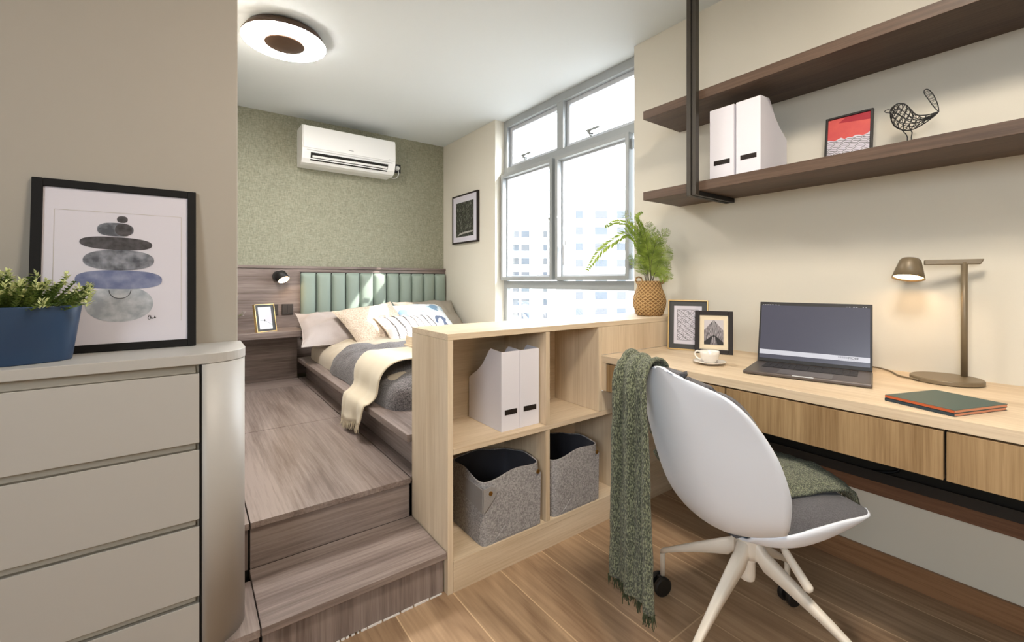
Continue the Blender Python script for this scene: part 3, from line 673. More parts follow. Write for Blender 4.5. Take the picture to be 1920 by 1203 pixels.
def strip(bm, pts, wd_, y, mi):
    for (x0, z0), (x1, z1) in zip(pts, pts[1:]):
        dx, dz = x1 - x0, z1 - z0; l = math.hypot(dx, dz)
        if l < 1e-6: continue
        ox, oz = -dz / l * wd_ / 2, dx / l * wd_ / 2
        flat(bm, [(x0 + ox, z0 + oz), (x1 + ox, z1 + oz), (x1 - ox, z1 - oz), (x0 - ox, z0 - oz)], y, mi)
def frameM(p, facing_deg, tilt):
    """bottom-centre p; facing_deg = direction the picture looks (0 = -Y, positive turns towards +X); tilt back in degrees"""
    return Matrix.Translation(Vector(p)) @ Matrix.Rotation(R(facing_deg), 4, 'Z') @ Matrix.Rotation(-R(tilt), 4, 'X')
def art_stones(iw, ih, bw):
    b = BM(); z0 = bw; y = 0.0055
    x_ = lambda f_: (f_ - 0.5) * iw
    z_ = lambda f_: z0 + (1 - f_) * ih
    # thin printed border line of the mount
    for a in ([(x_(.07), z_(.14)), (x_(.95), z_(.14))], [(x_(.07), z_(.14)), (x_(.07), z_(.87))], [(x_(.95), z_(.14)), (x_(.95), z_(.87))]): strip(b, a, 0.0008, y, 5)
    def stone(cx, cz, rx, rz, mi, yy, e=2.3, sk=0.0):
        pts = []
        for k in range(40):
            a = 2 * PI * k / 40; ca, sa = math.cos(a), math.sin(a)
            px = rx * math.copysign(abs(ca) ** (2 / e), ca); pz = rz * math.copysign(abs(sa) ** (2 / e), sa)
            pts.append((x_(cx) + px * iw, z_(cz) + (pz + sk * px) * ih))
        flat(b, pts, yy, mi)
    stone(.505, .745, .235, .118, 3, y, 2.1)
    stone(.505, .585, .300, .062, 2, y - .0003, 2.6, -.01)
    stone(.500, .455, .245, .068, 1, y - .0006, 2.3)
    stone(.480, .345, .250, .043, 0, y - .0003, 2.5, -.02)
    stone(.470, .252, .125, .045, 1, y - .0006, 2.6); stone(.525, .252, .06, .042, 0, y - .0009)
    stone(.515, .182, .038, .023, 0, y - .0003)
    # outline where two washes overlap
    strip(b, [(x_(.505 + .075 * math.cos(a)), z_(.655 + .055 * math.sin(a))) for a in [k / 12 * PI for k in range(13)]], .0012, y - .0009, 4)
    # painter's scribble
    sg = [(0, .4), (.25, 1.0), (.1, 1.0), (.02, .3), (.15, 0), (.28, .1), (.33, 1.0), (.36, .2), (.42, .5), (.46, .15), (.52, .45), (.56, .2), (.64, .45), (.70, .3), (.74, .9), (.76, .3), (.84, .6), (.86, .3)]
    strip(b, [(x_(.70) + u_ * .07 * iw, z_(.855) + v_ * .028 * ih) for u_, v_ in sg], .0009, y - .0003, 4)
    return b, [M['st_dark'], M['st_mid'], M['st_blue'], M['st_pale'], M['ink'], M['dresser_gap']]
rect_frame('picture_frame', Matrix.Translation((-0.150, 1.533, 0.901)) @ Matrix.Rotation(-R(5.5), 4, 'X'), 0.330, 0.443, 0.020, 0.018, mat('black_frame', (16, 14, 14), 0.65, spec=0.25), M['mount'], 'black-framed watercolour of a stack of stones leaning on the dresser wall', art=art_stones)
def art_waves(iw, ih, bw):
    b = BM(); y = 0.0055; x_ = lambda f_: (f_ - .5) * iw; z_ = lambda f_: bw + f_ * ih
    flat(b, [(x_(0), z_(.50)), (x_(1), z_(.50)), (x_(1), z_(1)), (x_(0), z_(1))], y, 0)
    flat(b, [(x_(.25), z_(.90)), (x_(1), z_(.84)), (x_(1), z_(1)), (x_(.45), z_(1))], y - .0004, 1)
    top = [(k / 12, .55 + .015 * math.sin(k * 2.3) + (.03 if k % 4 == 0 else 0)) for k in range(13)]
    flat(b, [(x_(0), z_(0))] + [(x_(1), z_(0))] + [(x_(u_), z_(v_)) for u_, v_ in top[::-1]], y - .0004, 2)
    for r_ in range(16):
        strip(b, [(x_(k / 14), z_(.525 - r_ * .033 + .014 * math.sin(k * 2.1 + r_ * .9) + .006 * ((k * 7 + r_ * 5) % 3 - 1))) for k in range(15)], .0016, y - .0008, 3)
    return b, [M['red'], M['darkred'], M['mount'], M['ink']]
rect_frame('picture_frame', Matrix.Translation((2.03, 0.595, 1.5245)) @ Matrix.Rotation(R(-90), 4, 'Z') @ Matrix.Rotation(-R(7), 4, 'X'), 0.152, 0.208, 0.008, 0.014, M['black'], M['mount'], 'small black frame with a red sky and wavy line print on the wall shelf', art=art_waves, stand=True)
def art_photo(iw, ih, bw):
    b = BM(); y = 0.0055; x_ = lambda f_: (f_ - .5) * iw; z_ = lambda f_: bw + f_ * ih
    flat(b, [(x_(.13), z_(.11)), (x_(.87), z_(.11)), (x_(.87), z_(.86)), (x_(.13), z_(.86))], y, 0)
    random.seed(3)
    for k in range(40):
        u_ = random.uniform(.15, .85); v_ = random.uniform(.25, .78); l_ = random.uniform(.02, .07)
        strip(b, [(x_(u_), z_(v_)), (x_(u_ + random.uniform(-.03, .03)), z_(v_ + l_))], .0022, y - .0004, 1)
    flat(b, [(x_(.2), z_(.14)), (x_(.45), z_(.17)), (x_(.84), z_(.19)), (x_(.84), z_(.22)), (x_(.5), z_(.21)), (x_(.3), z_(.19))], y - .0004, 1)
    return b, [M['photo'], M['dresser']]
rect_frame('picture_frame', Matrix.Translation((2.098, 3.621, 1.445)) @ Matrix.Rotation(R(-90), 4, 'Z'), 0.47, 0.467, 0.014, 0.026, M['framedark'], M['mount'], 'dark-framed forest photograph hanging on the wall beside the window', art=art_photo)
def art_maze(iw, ih, bw):
    b = BM(); y = 0.0050; x_ = lambda f_: (f_ - .5) * iw; z_ = lambda f_: bw + f_ * ih
    flat(b, [(x_(.13), z_(.10)), (x_(.87), z_(.10)), (x_(.87), z_(.90)), (x_(.13), z_(.90))], y, 1)
    random.seed(11)
    q = lambda u_, v_: (x_(.22 + .56 * u_), z_(.18 + .64 * v_))
    strip(b, [q(0, 0), q(1, 0), q(1, 1), q(0, 1), q(0, 0)], .0013, y - .0004, 0)
    for r_ in range(26):
        v_ = (r_ + .5) / 26; u_ = 0
        while u_ < .92:
            l_ = random.uniform(.12, .4); pts = []
            for k in range(9):
                uu = min(.98, u_ + l_ * k / 8); pts.append(q(uu, min(.98, max(.02, v_ + .028 * math.sin(uu * 19 + r_ * 1.3) + .02 * noise.noise(Vector((uu * 9, r_ * .7, 0)))))))
            strip(b, pts, .0012, y - .0004, 0); u_ += l_ + random.uniform(.02, .07)
    for k in range(26):
        u_, v_ = random.random() * .92, random.random() * .9
        strip(b, [q(u_, v_), q(u_ + random.uniform(-.02, .06), v_ + .07)], .0011, y - .0004, 0)
    return b, [M['ink'], M['mount']]
def deskM(p0, p1, tilt):
    """frame whose front bottom edge runs p0 -> p1 (left to right)"""
    d = Vector((p1[0] - p0[0], p1[1] - p0[1], 0)); a = math.atan2(d.y, d.x)
    return Matrix.Translation(((p0[0] + p1[0]) / 2, (p0[1] + p1[1]) / 2, p0[2])) @ Matrix.Rotation(a, 4, 'Z') @ Matrix.Rotation(-R(tilt), 4, 'X'), d.length
Mx, L_ = deskM((1.890, 1.282, .7505), (1.966, 1.117, .7505), 5)
rect_frame('picture_frame', Mx, L_, 0.242, 0.006, 0.024, M['gold'], M['framegrey'], 'thin gold frame with black maze line drawing, rear frame on the desk', art=art_maze, stand=True)
def art_tower(iw, ih, bw):
    b = BM(); y = 0.0050; x_ = lambda f_: (f_ - .5) * iw; z_ = lambda f_: bw + f_ * ih
    L0, R0, B0, T0 = .16, .84, .14, .86
    flat(b, [(x_(L0), z_(B0)), (x_(R0), z_(B0)), (x_(R0), z_(T0)), (x_(L0), z_(T0))], y, 1)
    flat(b, [(x_(L0), z_(B0)), (x_(R0), z_(B0)), (x_(R0), z_(.56)), (x_(.5), z_(T0)), (x_(L0), z_(.56))], y - .0004, 0)
    for k in range(19):
        u_ = L0 + (R0 - L0) * k / 18; strip(b, [(x_(.5 + (u_ - .5) * .06), z_(.85)), (x_(u_), z_(.56 if k in (0, 18) else .2))], .0010, y - .0008, 2 if k % 2 else 1)
    for s in (-1, 1): flat(b, [(x_(.5 + s * .34), z_(B0)), (x_(.5 + s * .34), z_(.22)), (x_(.5 + s * .03), z_(.42)), (x_(.5 + s * .13), z_(B0))], y - .0011, 2)
    flat(b, [(x_(.46), z_(.38)), (x_(.5), z_(.44)), (x_(.54), z_(.38)), (x_(.5), z_(.34))], y - .0014, 2)
    return b, [M['photo2'], M['photosky'], M['ink']]
Mx, L_ = deskM((1.892, 1.139, .7505), (1.967, 0.998, .7505), 11)
rect_frame('picture_frame', Mx, L_, 0.198, 0.020, 0.014, M['framedark'], M['mountcream'], 'dark wood frame with cream mount and grey tower photo, front frame on the desk', art=art_tower, stand=True)
def art_plane(iw, ih, bw):
    b = BM(); y = 0.0050; x_ = lambda f_: (f_ - .5) * iw; z_ = lambda f_: bw + f_ * ih
    flat(b, [(x_(.14), z_(.08)), (x_(.84), z_(.08)), (x_(.84), z_(.92)), (x_(.14), z_(.92))], y, 0)
    flat(b, [(x_(.3), z_(.45)), (x_(.84), z_(.92)), (x_(.84), z_(.30))], y - .0004, 1)
    strip(b, [(x_(.2), z_(.42)), (x_(.46), z_(.40)), (x_(.84), z_(.22))], .0022, y - .0008, 2)
    flat(b, [(x_(.40), z_(.38)), (x_(.47), z_(.38)), (x_(.47), z_(.45)), (x_(.42), z_(.45))], y - .0008, 2)
    return b, [M['sky_photo'], M['mount'], M['framegrey']]
Mx, L_ = deskM((0.405, 3.735, .7005), (0.545, 3.800, .7005), 11)
rect_frame('photo_frame', Mx, L_, 0.212, 0.006, 0.026, M['gold'], M['framegrey'], 'gold frame with dark mount and pale photo on the bedside shelf', art=art_plane, stand=True)

# ------------------------------------------------------------------ dresser with rounded end
YD = 1.345; XE = 0.125; XC = 0.025; RC = 0.10
def round_outline(x0, y0, y1, xe, xc, r, grow=0.0, n=14):
    """plan of the dresser end: straight front, quarter-round corner, back to the wall"""
    pts = [(x0, y0 - grow)]
    for k in range(n + 1):
        a = -PI / 2 + k / n * PI / 2; pts.append((xc + (r + grow) * math.cos(a), y0 + r + (r + grow) * math.sin(a)))
    pts += [(xe + grow, y1), (x0, y1)]
    return pts
root = thing('dresser', (-0.5, 1.46, 0.0), 'built-in greige lacquer chest of drawers with a rounded corner', 'dresser')
b = BM(); prism(b, [(x, y, 0.875) for x, y in round_outline(-1.25, YD, 1.586, XE, XC, RC, 0.0015)], (0, 0, 0.025)); part('top', b, M['dresser'], root, bevel=0.0015)
cor = [(XC, YD + 0.001)] + [(XC + RC * math.cos(-PI / 2 + k / 14 * PI / 2), YD + RC + RC * math.sin(-PI / 2 + k / 14 * PI / 2)) for k in range(1, 15)] + [(XE, 1.586), (XC, 1.586)]
b = BM(); prism(b, [(x, y, 0.1495) for x, y in cor], (0, 0, 0.7245)); part('rounded_end', b, M['dresser'], root, smooth=False, bevel=0)
for p in bpy.data.objects['rounded_end'].data.polygons:
    if abs(p.normal.z) < 0.5 and p.normal.x > -0.5: p.use_smooth = True
part('carcass', bx(-1.25, 0.019, YD + 0.021, 1.586, 0.0, 0.874), M['dresser_gap'], root)
part('end_gap', bx(0.0195, 0.0245, YD + 0.006, 1.5, 0.1495, 0.874), M['blackgap'], root)
for k in range(5):
    zt = 0.8526 - 0.191 * k; zb = zt - 0.1725
    if zb < 0.02: zb = 0.02
    # flat front with a chamfered finger pull along its top
    b = BM(); prism(b, [(-1.25, YD, zb), (-1.25, YD, zt), (-1.25, YD + 0.004, zt), (-1.25, YD + 0.018, zt - 0.010), (-1.25, YD + 0.018, zb)], (1.2695, 0, 0))
    part('drawer', b, M['dresser'], root, bevel=0.0008)
    b = BM(); prism(b, [(-1.25, YD + 0.0205, zt - 0.006), (-1.25, YD + 0.0145, zt + 0.001), (-1.25, YD + 0.0205, zt + 0.0185)], (1.262, 0, 0))
    part('finger_groove', b, M['dresser_gap'], root)

# oval blue planter with small bushy plant
root = thing('planter', (-0.365, 1.455, 0.90), 'oval blue metal planter with a leafy white-tipped plant on the dresser', 'potted plant')
Mx = Matrix.Translation((-0.365, 1.452, 0.9005))
b = BM(); lathe(b, [(0, 0), (0.140, 0), (0.1415, 0.002), (0.158, 0.124), (0.158, 0.1265), (0.155, 0.1265), (0.153, 0.120), (0.140, 0.02), (0, 0.02)], 72, Mx, ey=0.47); part('pot', b, M['planter'], root, smooth=True)
b = BM(); lathe(b, [(0, 0.108), (0.150, 0.108)], 48, Mx, ey=0.45); part('soil', b, M['soil'], root)
def leaf(bm, p, d, up, l, w_, mi=0, fold=0.25):
    """small pointed leaf of two halves"""
    d = Vector(d).normalized(); s = d.cross(Vector(up))
    if s.length < 1e-4: s = d.orthogonal()
    s.normalize(); n_ = s.cross(d)
    a = bm.verts.new(p); m1 = p + d * l * 0.45; c = bm.verts.new(p + d * l)
    r_ = bm.verts.new(m1 + s * w_ / 2 + n_ * w_ * fold); l_ = bm.verts.new(m1 - s * w_ / 2 + n_ * w_ * fold); mm = bm.verts.new(m1)
    for f in ((a, r_, mm), (mm, r_, c), (a, mm, l_), (mm, c, l_)): bm.faces.new(f).material_index = mi
random.seed(21)
NST = 170; stalks = []
b = BM()
for k in range(NST):
    a = random.uniform(0, 2 * PI); r_ = math.sqrt(random.random())
    bx0 = Vector((-0.365 + 0.13 * r_ * math.cos(a), 1.452 + 0.052 * r_ * math.sin(a), 1.005))
    out = Vector((math.cos(a) * r_ * 0.075, math.sin(a) * r_ * 0.05 - 0.012, 0))
    h = random.uniform(0.03, 0.118) * (1 - 0.45 * r_) + 0.008
    if bx0.y + out.y > 1.50: out.y = 0
    tip = bx0 + out + Vector((random.uniform(-.012, .012), random.uniform(-.008, .008), h))
    tip.x = min(tip.x, -0.190)
    tube(b, [bx0, bx0.lerp(tip, .5) + Vector((0, 0, h * .08)), tip], [0.0016, 0.0013, 0.0008], 4); stalks.append((bx0, tip, h))
part('stems', b, M['leaf2'], root)
b = BM()
for bx0, tip, h in stalks:
    d = (tip - bx0).normalized(); nl = max(5, int(h / 0.0065))
    for q in range(nl):
        t = 0.15 + 0.85 * q / nl; p = bx0.lerp(tip, t)
        for w2 in range(4):
            an = q * 1.3 + w2 * PI / 2 + random.uniform(-.4, .4); dr = Vector((math.cos(an), math.sin(an), 0.55 + random.random() * .4))
            leaf(b, p, dr, (0, 0, 1), random.uniform(.010, .016) * (1.15 - .4 * t), random.uniform(.005, .007))
for bx0, tip, h in stalks:
    if random.random() < .3: continue
    for q in range(random.randint(9, 16)):
        an = random.uniform(0, 2 * PI); el = random.uniform(.15, 1.3)
        dr = Vector((math.cos(an) * math.cos(el), math.sin(an) * math.cos(el), math.sin(el)))
        leaf(b, tip + dr * .003 + Vector((0, 0, random.uniform(-.012, .003))), dr, (0, 0, 1), random.uniform(.008, .013), random.uniform(.0045, .0065), mi=1)
part('foliage', b, [M['leaf2'], M['leaf3']], root)

# ------------------------------------------------------------------ room divider bookcase
YB = 1.347; YK = 1.649; X0 = 0.716
root = thing('bookcase', (1.2, 1.5, 0), 'light oak cube bookcase dividing the study from the bed platform', 'bookcase')
part('top_panel', bx(X0, 2.122, YB, YK, 0.878, 0.90), M['oakX'], root, bevel=0.0012)
part('side_panel', bx(X0, 0.737, YB, YK, 0.0, 0.8775), M['oakZ'], root, bevel=0.001)
part('middle_shelf', bx(0.738, 1.635, YB, 1.638, 0.479, 0.50), M['oakX'], root, bevel=0.001)
part('divider', bx(1.161, 1.182, YB, 1.638, 0.501, 0.877), M['oakZ'], root, bevel=0.001)
part('divider', bx(1.161, 1.182, YB, 1.638, 0.109, 0.478), M['oakZ'], root, bevel=0.001)
part('divider', bx(1.471, 1.490, YB, 1.638, 0.501, 0.877), M['oakZ'], root, bevel=0.001)
part('divider', bx(1.607, 1.628, YB, 1.638, 0.109, 0.478), M['oakZ'], root, bevel=0.001)
part('bottom_shelf', bx(0.738, 2.055, YB, 1.638, 0.088, 0.108), M['oakX'], root, bevel=0.001)
part('plinth', bx(0.738, 2.055, YB + 0.0005, 1.36, 0.0, 0.0875), M['oakX'], root)
part('back_panel', bx(0.738, 1.655, 1.639, 1.648, 0.10, 0.877), M['oakX'], root)
part('front_panel', bx(1.491, 2.122, YB, 1.365, 0.752, 0.877), M['oakZ'], root, label='panel above the desk top', bevel=0.0006)
part('front_panel', bx(1.491, 2.055, YB, 1.365, 0.501, 0.590), M['oakZ'], root, label='panel below the desk drawer')
part('recess_back', bx(1.629, 2.055, 1.45, 1.46, 0.109, 0.50), M['oakX'], root)

def magazine_file(M0, w_, label, group):
    """M0: local x across the front, y = depth behind the front, z up; origin at the front left bottom corner"""
    root = thing('magazine_file', M0.translation.copy(), label, 'magazine file', group)
    H = 0.308; D = 0.243; t = 0.0028
    side = [(0, 0), (0, H), (0.075, H + 0.006), (0.088, H - 0.004), (0.135, 0.245), (0.175, 0.212), (0.215, 0.190), (D, 0.172), (D, 0)]
    b = BM()
    for x in (0, w_ - t): prism(b, [(x, y, z) for y, z in side], (t, 0, 0))
    box(b, t, w_ - t, 0, t, 0, H); box(b, t, w_ - t, D - t, D, 0, 0.172); box(b, t, w_ - t, t, D - t, 0, t)
    bmesh.ops.transform(b, matrix=M0, verts=b.verts); part('box_body', b, M['white'], root, bevel=0.0006)
    b = bx(w_ * .18, w_ * .84, -0.0012, 0.0, 0.062, 0.082); bmesh.ops.transform(b, matrix=M0, verts=b.verts); part('label_plate', b, M['framedark'], root, label='dark label strip')
magazine_file(Matrix.Translation((0.967, 1.384, 0.5005)), 0.089, 'white magazine file in the bookcase, the left and nearer one of the pair', 'white magazine files')
magazine_file(Matrix.Translation((1.0575, 1.384, 0.5005)), 0.098, 'white magazine file in the bookcase, right one next to the middle divider', 'white magazine files')
Ms = Matrix.Translation((1.852, 1.043, 1.5245)) @ Matrix.Rotation(R(-90), 4, 'Z')
magazine_file(Ms, 0.106, 'white magazine file on the wall shelf nearest the hanging bracket', 'white magazine files')
magazine_file(Matrix.Translation((1.852, 0.927, 1.5245)) @ Matrix.Rotation(R(-90), 4, 'Z'), 0.098, 'white magazine file on the wall shelf, the one showing its sloped side', 'white magazine files')

def felt_basket(xa, xb, ya, yb, z0, h, label, strap):
    root = thing('felt_basket', ((xa + xb) / 2, (ya + yb) / 2, z0), label, 'storage basket', 'grey felt baskets')
    cx, cy, hx, hy = (xa + xb) / 2, (ya + yb) / 2, (xb - xa) / 2, (yb - ya) / 2
    def ringf(t, j, shrink=0.0):
        a = 2 * PI * j + PI / 4; e = 14 - 7 * t; k = (abs(math.cos(a)) ** e + abs(math.sin(a)) ** e) ** (-1 / e)
        gx = hx * (1 + 0.035 * t) - shrink; gy = hy * (1 + 0.02 * t) - shrink
        x = cx + gx * k * math.cos(a); y = cy + gy * k * math.sin(a)
        dip = 0.007 * math.cos(4 * (a - PI / 4) + PI) * -1 * t
        # soft bulge of the walls
        z = z0 + h * t - dip * t - 0.007 * t * math.sin(2 * a)
        s = math.sin(PI * t) * 0.003
        return Vector((x + s * math.cos(a), y + s * math.sin(a), z))
    b = BM(); grid(b, lambda i, j: ringf(i, j), 14, 96, wrap=True)
    vs = [b.verts.new(ringf(0, k / 96)) for k in range(96)]; b.faces.new(vs)
    # folded diagonal crease on the front face
    part('basket_wall', b, M['felt'], root, smooth=True)
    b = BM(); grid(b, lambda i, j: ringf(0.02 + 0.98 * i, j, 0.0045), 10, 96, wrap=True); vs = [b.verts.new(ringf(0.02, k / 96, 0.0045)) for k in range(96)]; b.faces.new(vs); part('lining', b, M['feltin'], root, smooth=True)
    b = BM(); tube(b, [ringf(1.0, k / 96, 0.0022) for k in range(96)], 0.0030, 6, closed=True); part('rim', b, M['felt'], root, smooth=True)
    yf = cy - hy - 0.0035
    b = BM(); prism(b, [(cx - hx * .62, yf, z0 + 0.010), (cx + hx * .97, yf + 0.001, z0 + 0.004), (cx + hx * .99, yf, z0 + h * .86), (cx + hx * .80, yf, z0 + h * .80)], (0, 0.004, 0)); part('folded_flap', b, M['felt'], root, bevel=0.001)
    for x, z in ([(cx + hx * .86, z0 + h * .88)] + ([(cx - hx * .80, z0 + h * .80)] if strap else [])):
        b = BM(); lathe(b, [(0, -0.002), (0.0075, -0.002), (0.0085, 0.001), (0, 0.001)], 14, align((x, yf - 0.0085 if x < cx else yf - 0.0035, z), (0, -1, 0)) @ Matrix.Rotation(PI, 4, 'X')); part('rivet', b, M['brass'], root)
    if strap:
        b = BM(); yy = yf - 0.0045
        pts = [(xa - 0.003, z0 + h * .88), (xa + 0.03, z0 + h * .90), (xa + 0.05, z0 + h * .86), (xa + 0.056, z0 + h * .78), (xa + 0.045, z0 + h * .70), (xa - 0.003, z0 + h * .52)]
        prism(b, [(x, yy, z) for x, z in pts], (0, -0.0035, 0))
        prism(b, [(xa - 0.0025, yy, z0 + h * .88), (xa - 0.0025, yy, z0 + h * .52), (xa - 0.0025, cy, z0 + h * .60), (xa - 0.0025, cy, z0 + h * .90)], (-0.0035, 0, 0))
        part('strap', b, M['feltstrap'], root, bevel=0.001, label='lighter felt side strap')
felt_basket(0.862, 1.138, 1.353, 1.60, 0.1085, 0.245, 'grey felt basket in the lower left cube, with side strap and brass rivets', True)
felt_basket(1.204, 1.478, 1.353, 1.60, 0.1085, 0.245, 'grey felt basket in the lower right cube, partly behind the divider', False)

# ------------------------------------------------------------------ desk
root = thing('desk', (1.8, 0.4, 0.6), 'long light oak wall desk with flat drawers', 'desk')
part('desktop', bx(1.485, 2.1245, -0.62, 1.3465, 0.7205, 0.75), M['oakY'], root, bevel=0.001)
part('side_panel', bx(1.4855, 2.04, 1.3175, 1.3465, 0.596, 0.720), M['oakZ'], root)
part('carcass', bx(1.508, 2.045, -0.62, 1.317, 0.604, 0.719), M['blackgap'], root)
for ya, yb in ((0.783, 1.3145), (0.239, 0.7775), (-0.618, 0.2335)):
    part('drawer', bx(1.4855, 1.5065, ya, yb, 0.596, 0.7155), M['oakdZ'], root, bevel=0.0006)
root = thing('back_rail', (2.03, 0.4, 0.3), 'brown wooden rail on the wall under the desk', 'rail')
part('rail', bx(2.034, 2.0595, -0.62, 1.345, 0.298, 0.362), wood('dark_rail_wood', (128, 92, 68), (92, 62, 44), 'Y'), root, bevel=0.001)
root = thing('cable_tray', (2.0, 0.4, 0.37), 'dark metal cable tray under the desk drawers', 'cable tray')
part('tray', bx(1.99, 2.0595, -0.62, 1.30, 0.3635, 0.372), M['bronze'], root); part('lip', bx(1.986, 1.991, -0.62, 1.30, 0.3635, 0.40), M['black'], root)
part('back', bx(2.055, 2.0595, -0.62, 1.30, 0.372, 0.60), M['bronze'], root)
solo('power_cable', tube(BM(), curve_pts([(2.03, 0.86, 0.377), (2.02, 0.70, 0.385), (2.03, 0.55, 0.38), (2.04, 0.45, 0.40), (2.045, 0.44, 0.44), (2.045, 0.60, 0.45), (2.045, 0.80, 0.45), (2.045, 0.92, 0.44)], 50), 0.005, 8), M['cable'], 'black cable looped in the tray under the desk', 'cable', (2.03, 0.7, 0.38), smooth=True)

# laptop
Lm = Matrix.Translation((1.6515, 0.6055, 0.7505)) @ Matrix.Rotation(math.atan2(-0.970, 0.242), 4, 'Z')   # local x right along the front edge, y to the back
root = thing('laptop', (1.77, 0.63, 0.75), 'open dark grey laptop on the desk showing a grey screen with white band', 'laptop')
def lp(name, b, m, par, Mx=Lm, **k):
    bmesh.ops.transform(b, matrix=Mx, verts=b.verts); return part(name, b, m, par, **k)
bs = lp('base', bx(-0.181, 0.181, 0, 0.248, 0.001, 0.0135), M['spacegrey'], root, bevel=0.004, bseg=3)
lp('trackpad', bx(-0.078, 0.078, 0.012, 0.098, 0.0133, 0.0139), mat('trackpad_grey', (118, 110, 105), 0.3, 0.6), bs)
lp('notch', bx(-0.03, 0.03, -0.0006, 0.003, 0.011, 0.0138), M['alu2'], bs)
kb = lp('keyboard', bx(-0.142, 0.142, 0.112, 0.228, 0.0130, 0.0137), M['key'], bs)
b = BM()
for r_ in range(6):
    nk = 14 if r_ != 0 else 8; y = 0.115 + r_ * 0.0188
    for k in range(nk):
        kw = 0.280 / nk; x = -0.140 + k * kw
        box(b, x + 0.001, x + kw - 0.001, y, y + 0.0168, 0.0137, 0.0149)
lp('keys', b, M['key'], kb, bevel=0.0006)
Sm = Lm @ Matrix.Translation((0, 0.246, 0.013)) @ Matrix.Rotation(-R(15), 4, 'X')     # lid plane: x right, z up the screen
ld = lp('lid', bx(-0.180, 0.180, 0.0006, 0.0055, 0.0, 0.243), M['spacegrey'], root, Sm, bevel=0.002)
lp('bezel', bx(-0.179, 0.179, -0.0012, 0.0006, 0.001, 0.242), M['key'], ld, Sm, bevel=0.0006)
lp('display', bx(-0.173, 0.173, -0.0017, -0.0012, 0.014, 0.232), M['screen'], ld, Sm)
lp('display_band', bx(-0.173, 0.173, -0.0020, -0.0017, 0.030, 0.048), M['screenband'], ld, Sm)
Tm = Sm @ Matrix.Rotation(PI / 2, 4, 'X')
text_mesh('MORE', 0.0115, Tm @ Matrix.Translation((0.112, 0.0375, 0.0022)), 'screen_lettering', M['screentext'], ld)
b = BM()
for k in range(14): box(b, 0.082 + k * 0.0042, 0.0845 + k * 0.0042, -0.0023, -0.0020, 0.0325, 0.0338)
lp('screen_small_print', b, M['screenfaint'], ld, Sm)
b = BM()
for k in range(5): box(b, 0.082 + k * 0.006, 0.0862 + k * 0.006, -0.0023, -0.0020, 0.0385, 0.0455)
lp('screen_faint_lettering', b, M['screenfaint'], ld, Sm)
lp('menu_bar', bx(-0.173, 0.173, -0.0019, -0.0017, 0.2285, 0.232), M['key'], ld, Sm)
b = BM()
for x, l_ in [(-.169, .003), (-.163, .006), (-.153, .004), (-.146, .005), (-.138, .007), (-.127, .008), (-.115, .005), (.105, .002), (.112, .004), (.124, .005), (.131, .006), (.152, .003), (.160, .003)]: box(b, x, x + l_, -0.0022, -0.0019, 0.2295, 0.2312)
lp('menu_icons', b, M['screenband'], ld, Sm)

# desk lamp
root = thing('desk_lamp', (2.02, 0.315, 0.75), 'taupe metal desk lamp, lit, with round base and T-shaped arm', 'desk lamp')
b = BM(); lathe(b, [(0, 0), (0.086, 0), (0.090, 0.003), (0.090, 0.013), (0.087, 0.016), (0, 0.016)], 64, Matrix.Translation((2.018, 0.318, 0.7505))); part('base', b, M['lampgrey'], root, smooth=False, bevel=0.001)
pole = Vector((2.072, 0.283, 0)); part('pole', tube(BM(), [pole + Vector((0, 0, 0.766)), pole + Vector((0, 0, 1.146))], 0.0085, 20), M['lampgrey'], root, smooth=True)
da = Vector((-0.28, 0.96, 0)).normalized(); z = 1.147
e0 = pole - da * 0.046 + Vector((0, 0, z)); e1 = pole + da * 0.098 + Vector((0, 0, z))
b = BM(); sdir = da.cross(Vector((0, 0, 1)))
prism(b, [e0 + sdir * .007 + Vector((0, 0, .009)), e1 + sdir * .007 + Vector((0, 0, .009)), e1 + sdir * .007 - Vector((0, 0, .009)), e0 + da * .008 + sdir * .007 - Vector((0, 0, .009))], -sdir * .014); part('arm', b, M['lampgrey'], root, bevel=0.003)
hc = pole + da * 0.136 + Vector((0, 0, 1.122)); ha = Vector((-0.30, 0.04, -1)).normalized(); Mh = align(hc, ha)
b = BM(); lathe(b, [(0, -0.040), (0.024, -0.040), (0.029, -0.034), (0.045, 0.030), (0.0425, 0.030), (0.028, -0.030), (0, -0.030)], 40, Mh)
part('lamp_shade', b, M['lampgrey'], root, smooth=True)
b = BM(); lathe(b, [(0, 0.020), (0.0405, 0.020), (0.0405, 0.024), (0, 0.024)], 32, Mh); part('led_disc', b, M['warm_d'], root)
part('cord', tube(BM(), curve_pts([(1.945, 0.372, 0.757), (1.99, 0.43, 0.754), (2.06, 0.47, 0.7545), (2.098, 0.52, 0.756), (2.10, 0.60, 0.755), (2.105, 0.72, 0.754), (2.11, 0.80, 0.754)], 40), 0.0028, 8), M['lampgrey'], root, smooth=True)

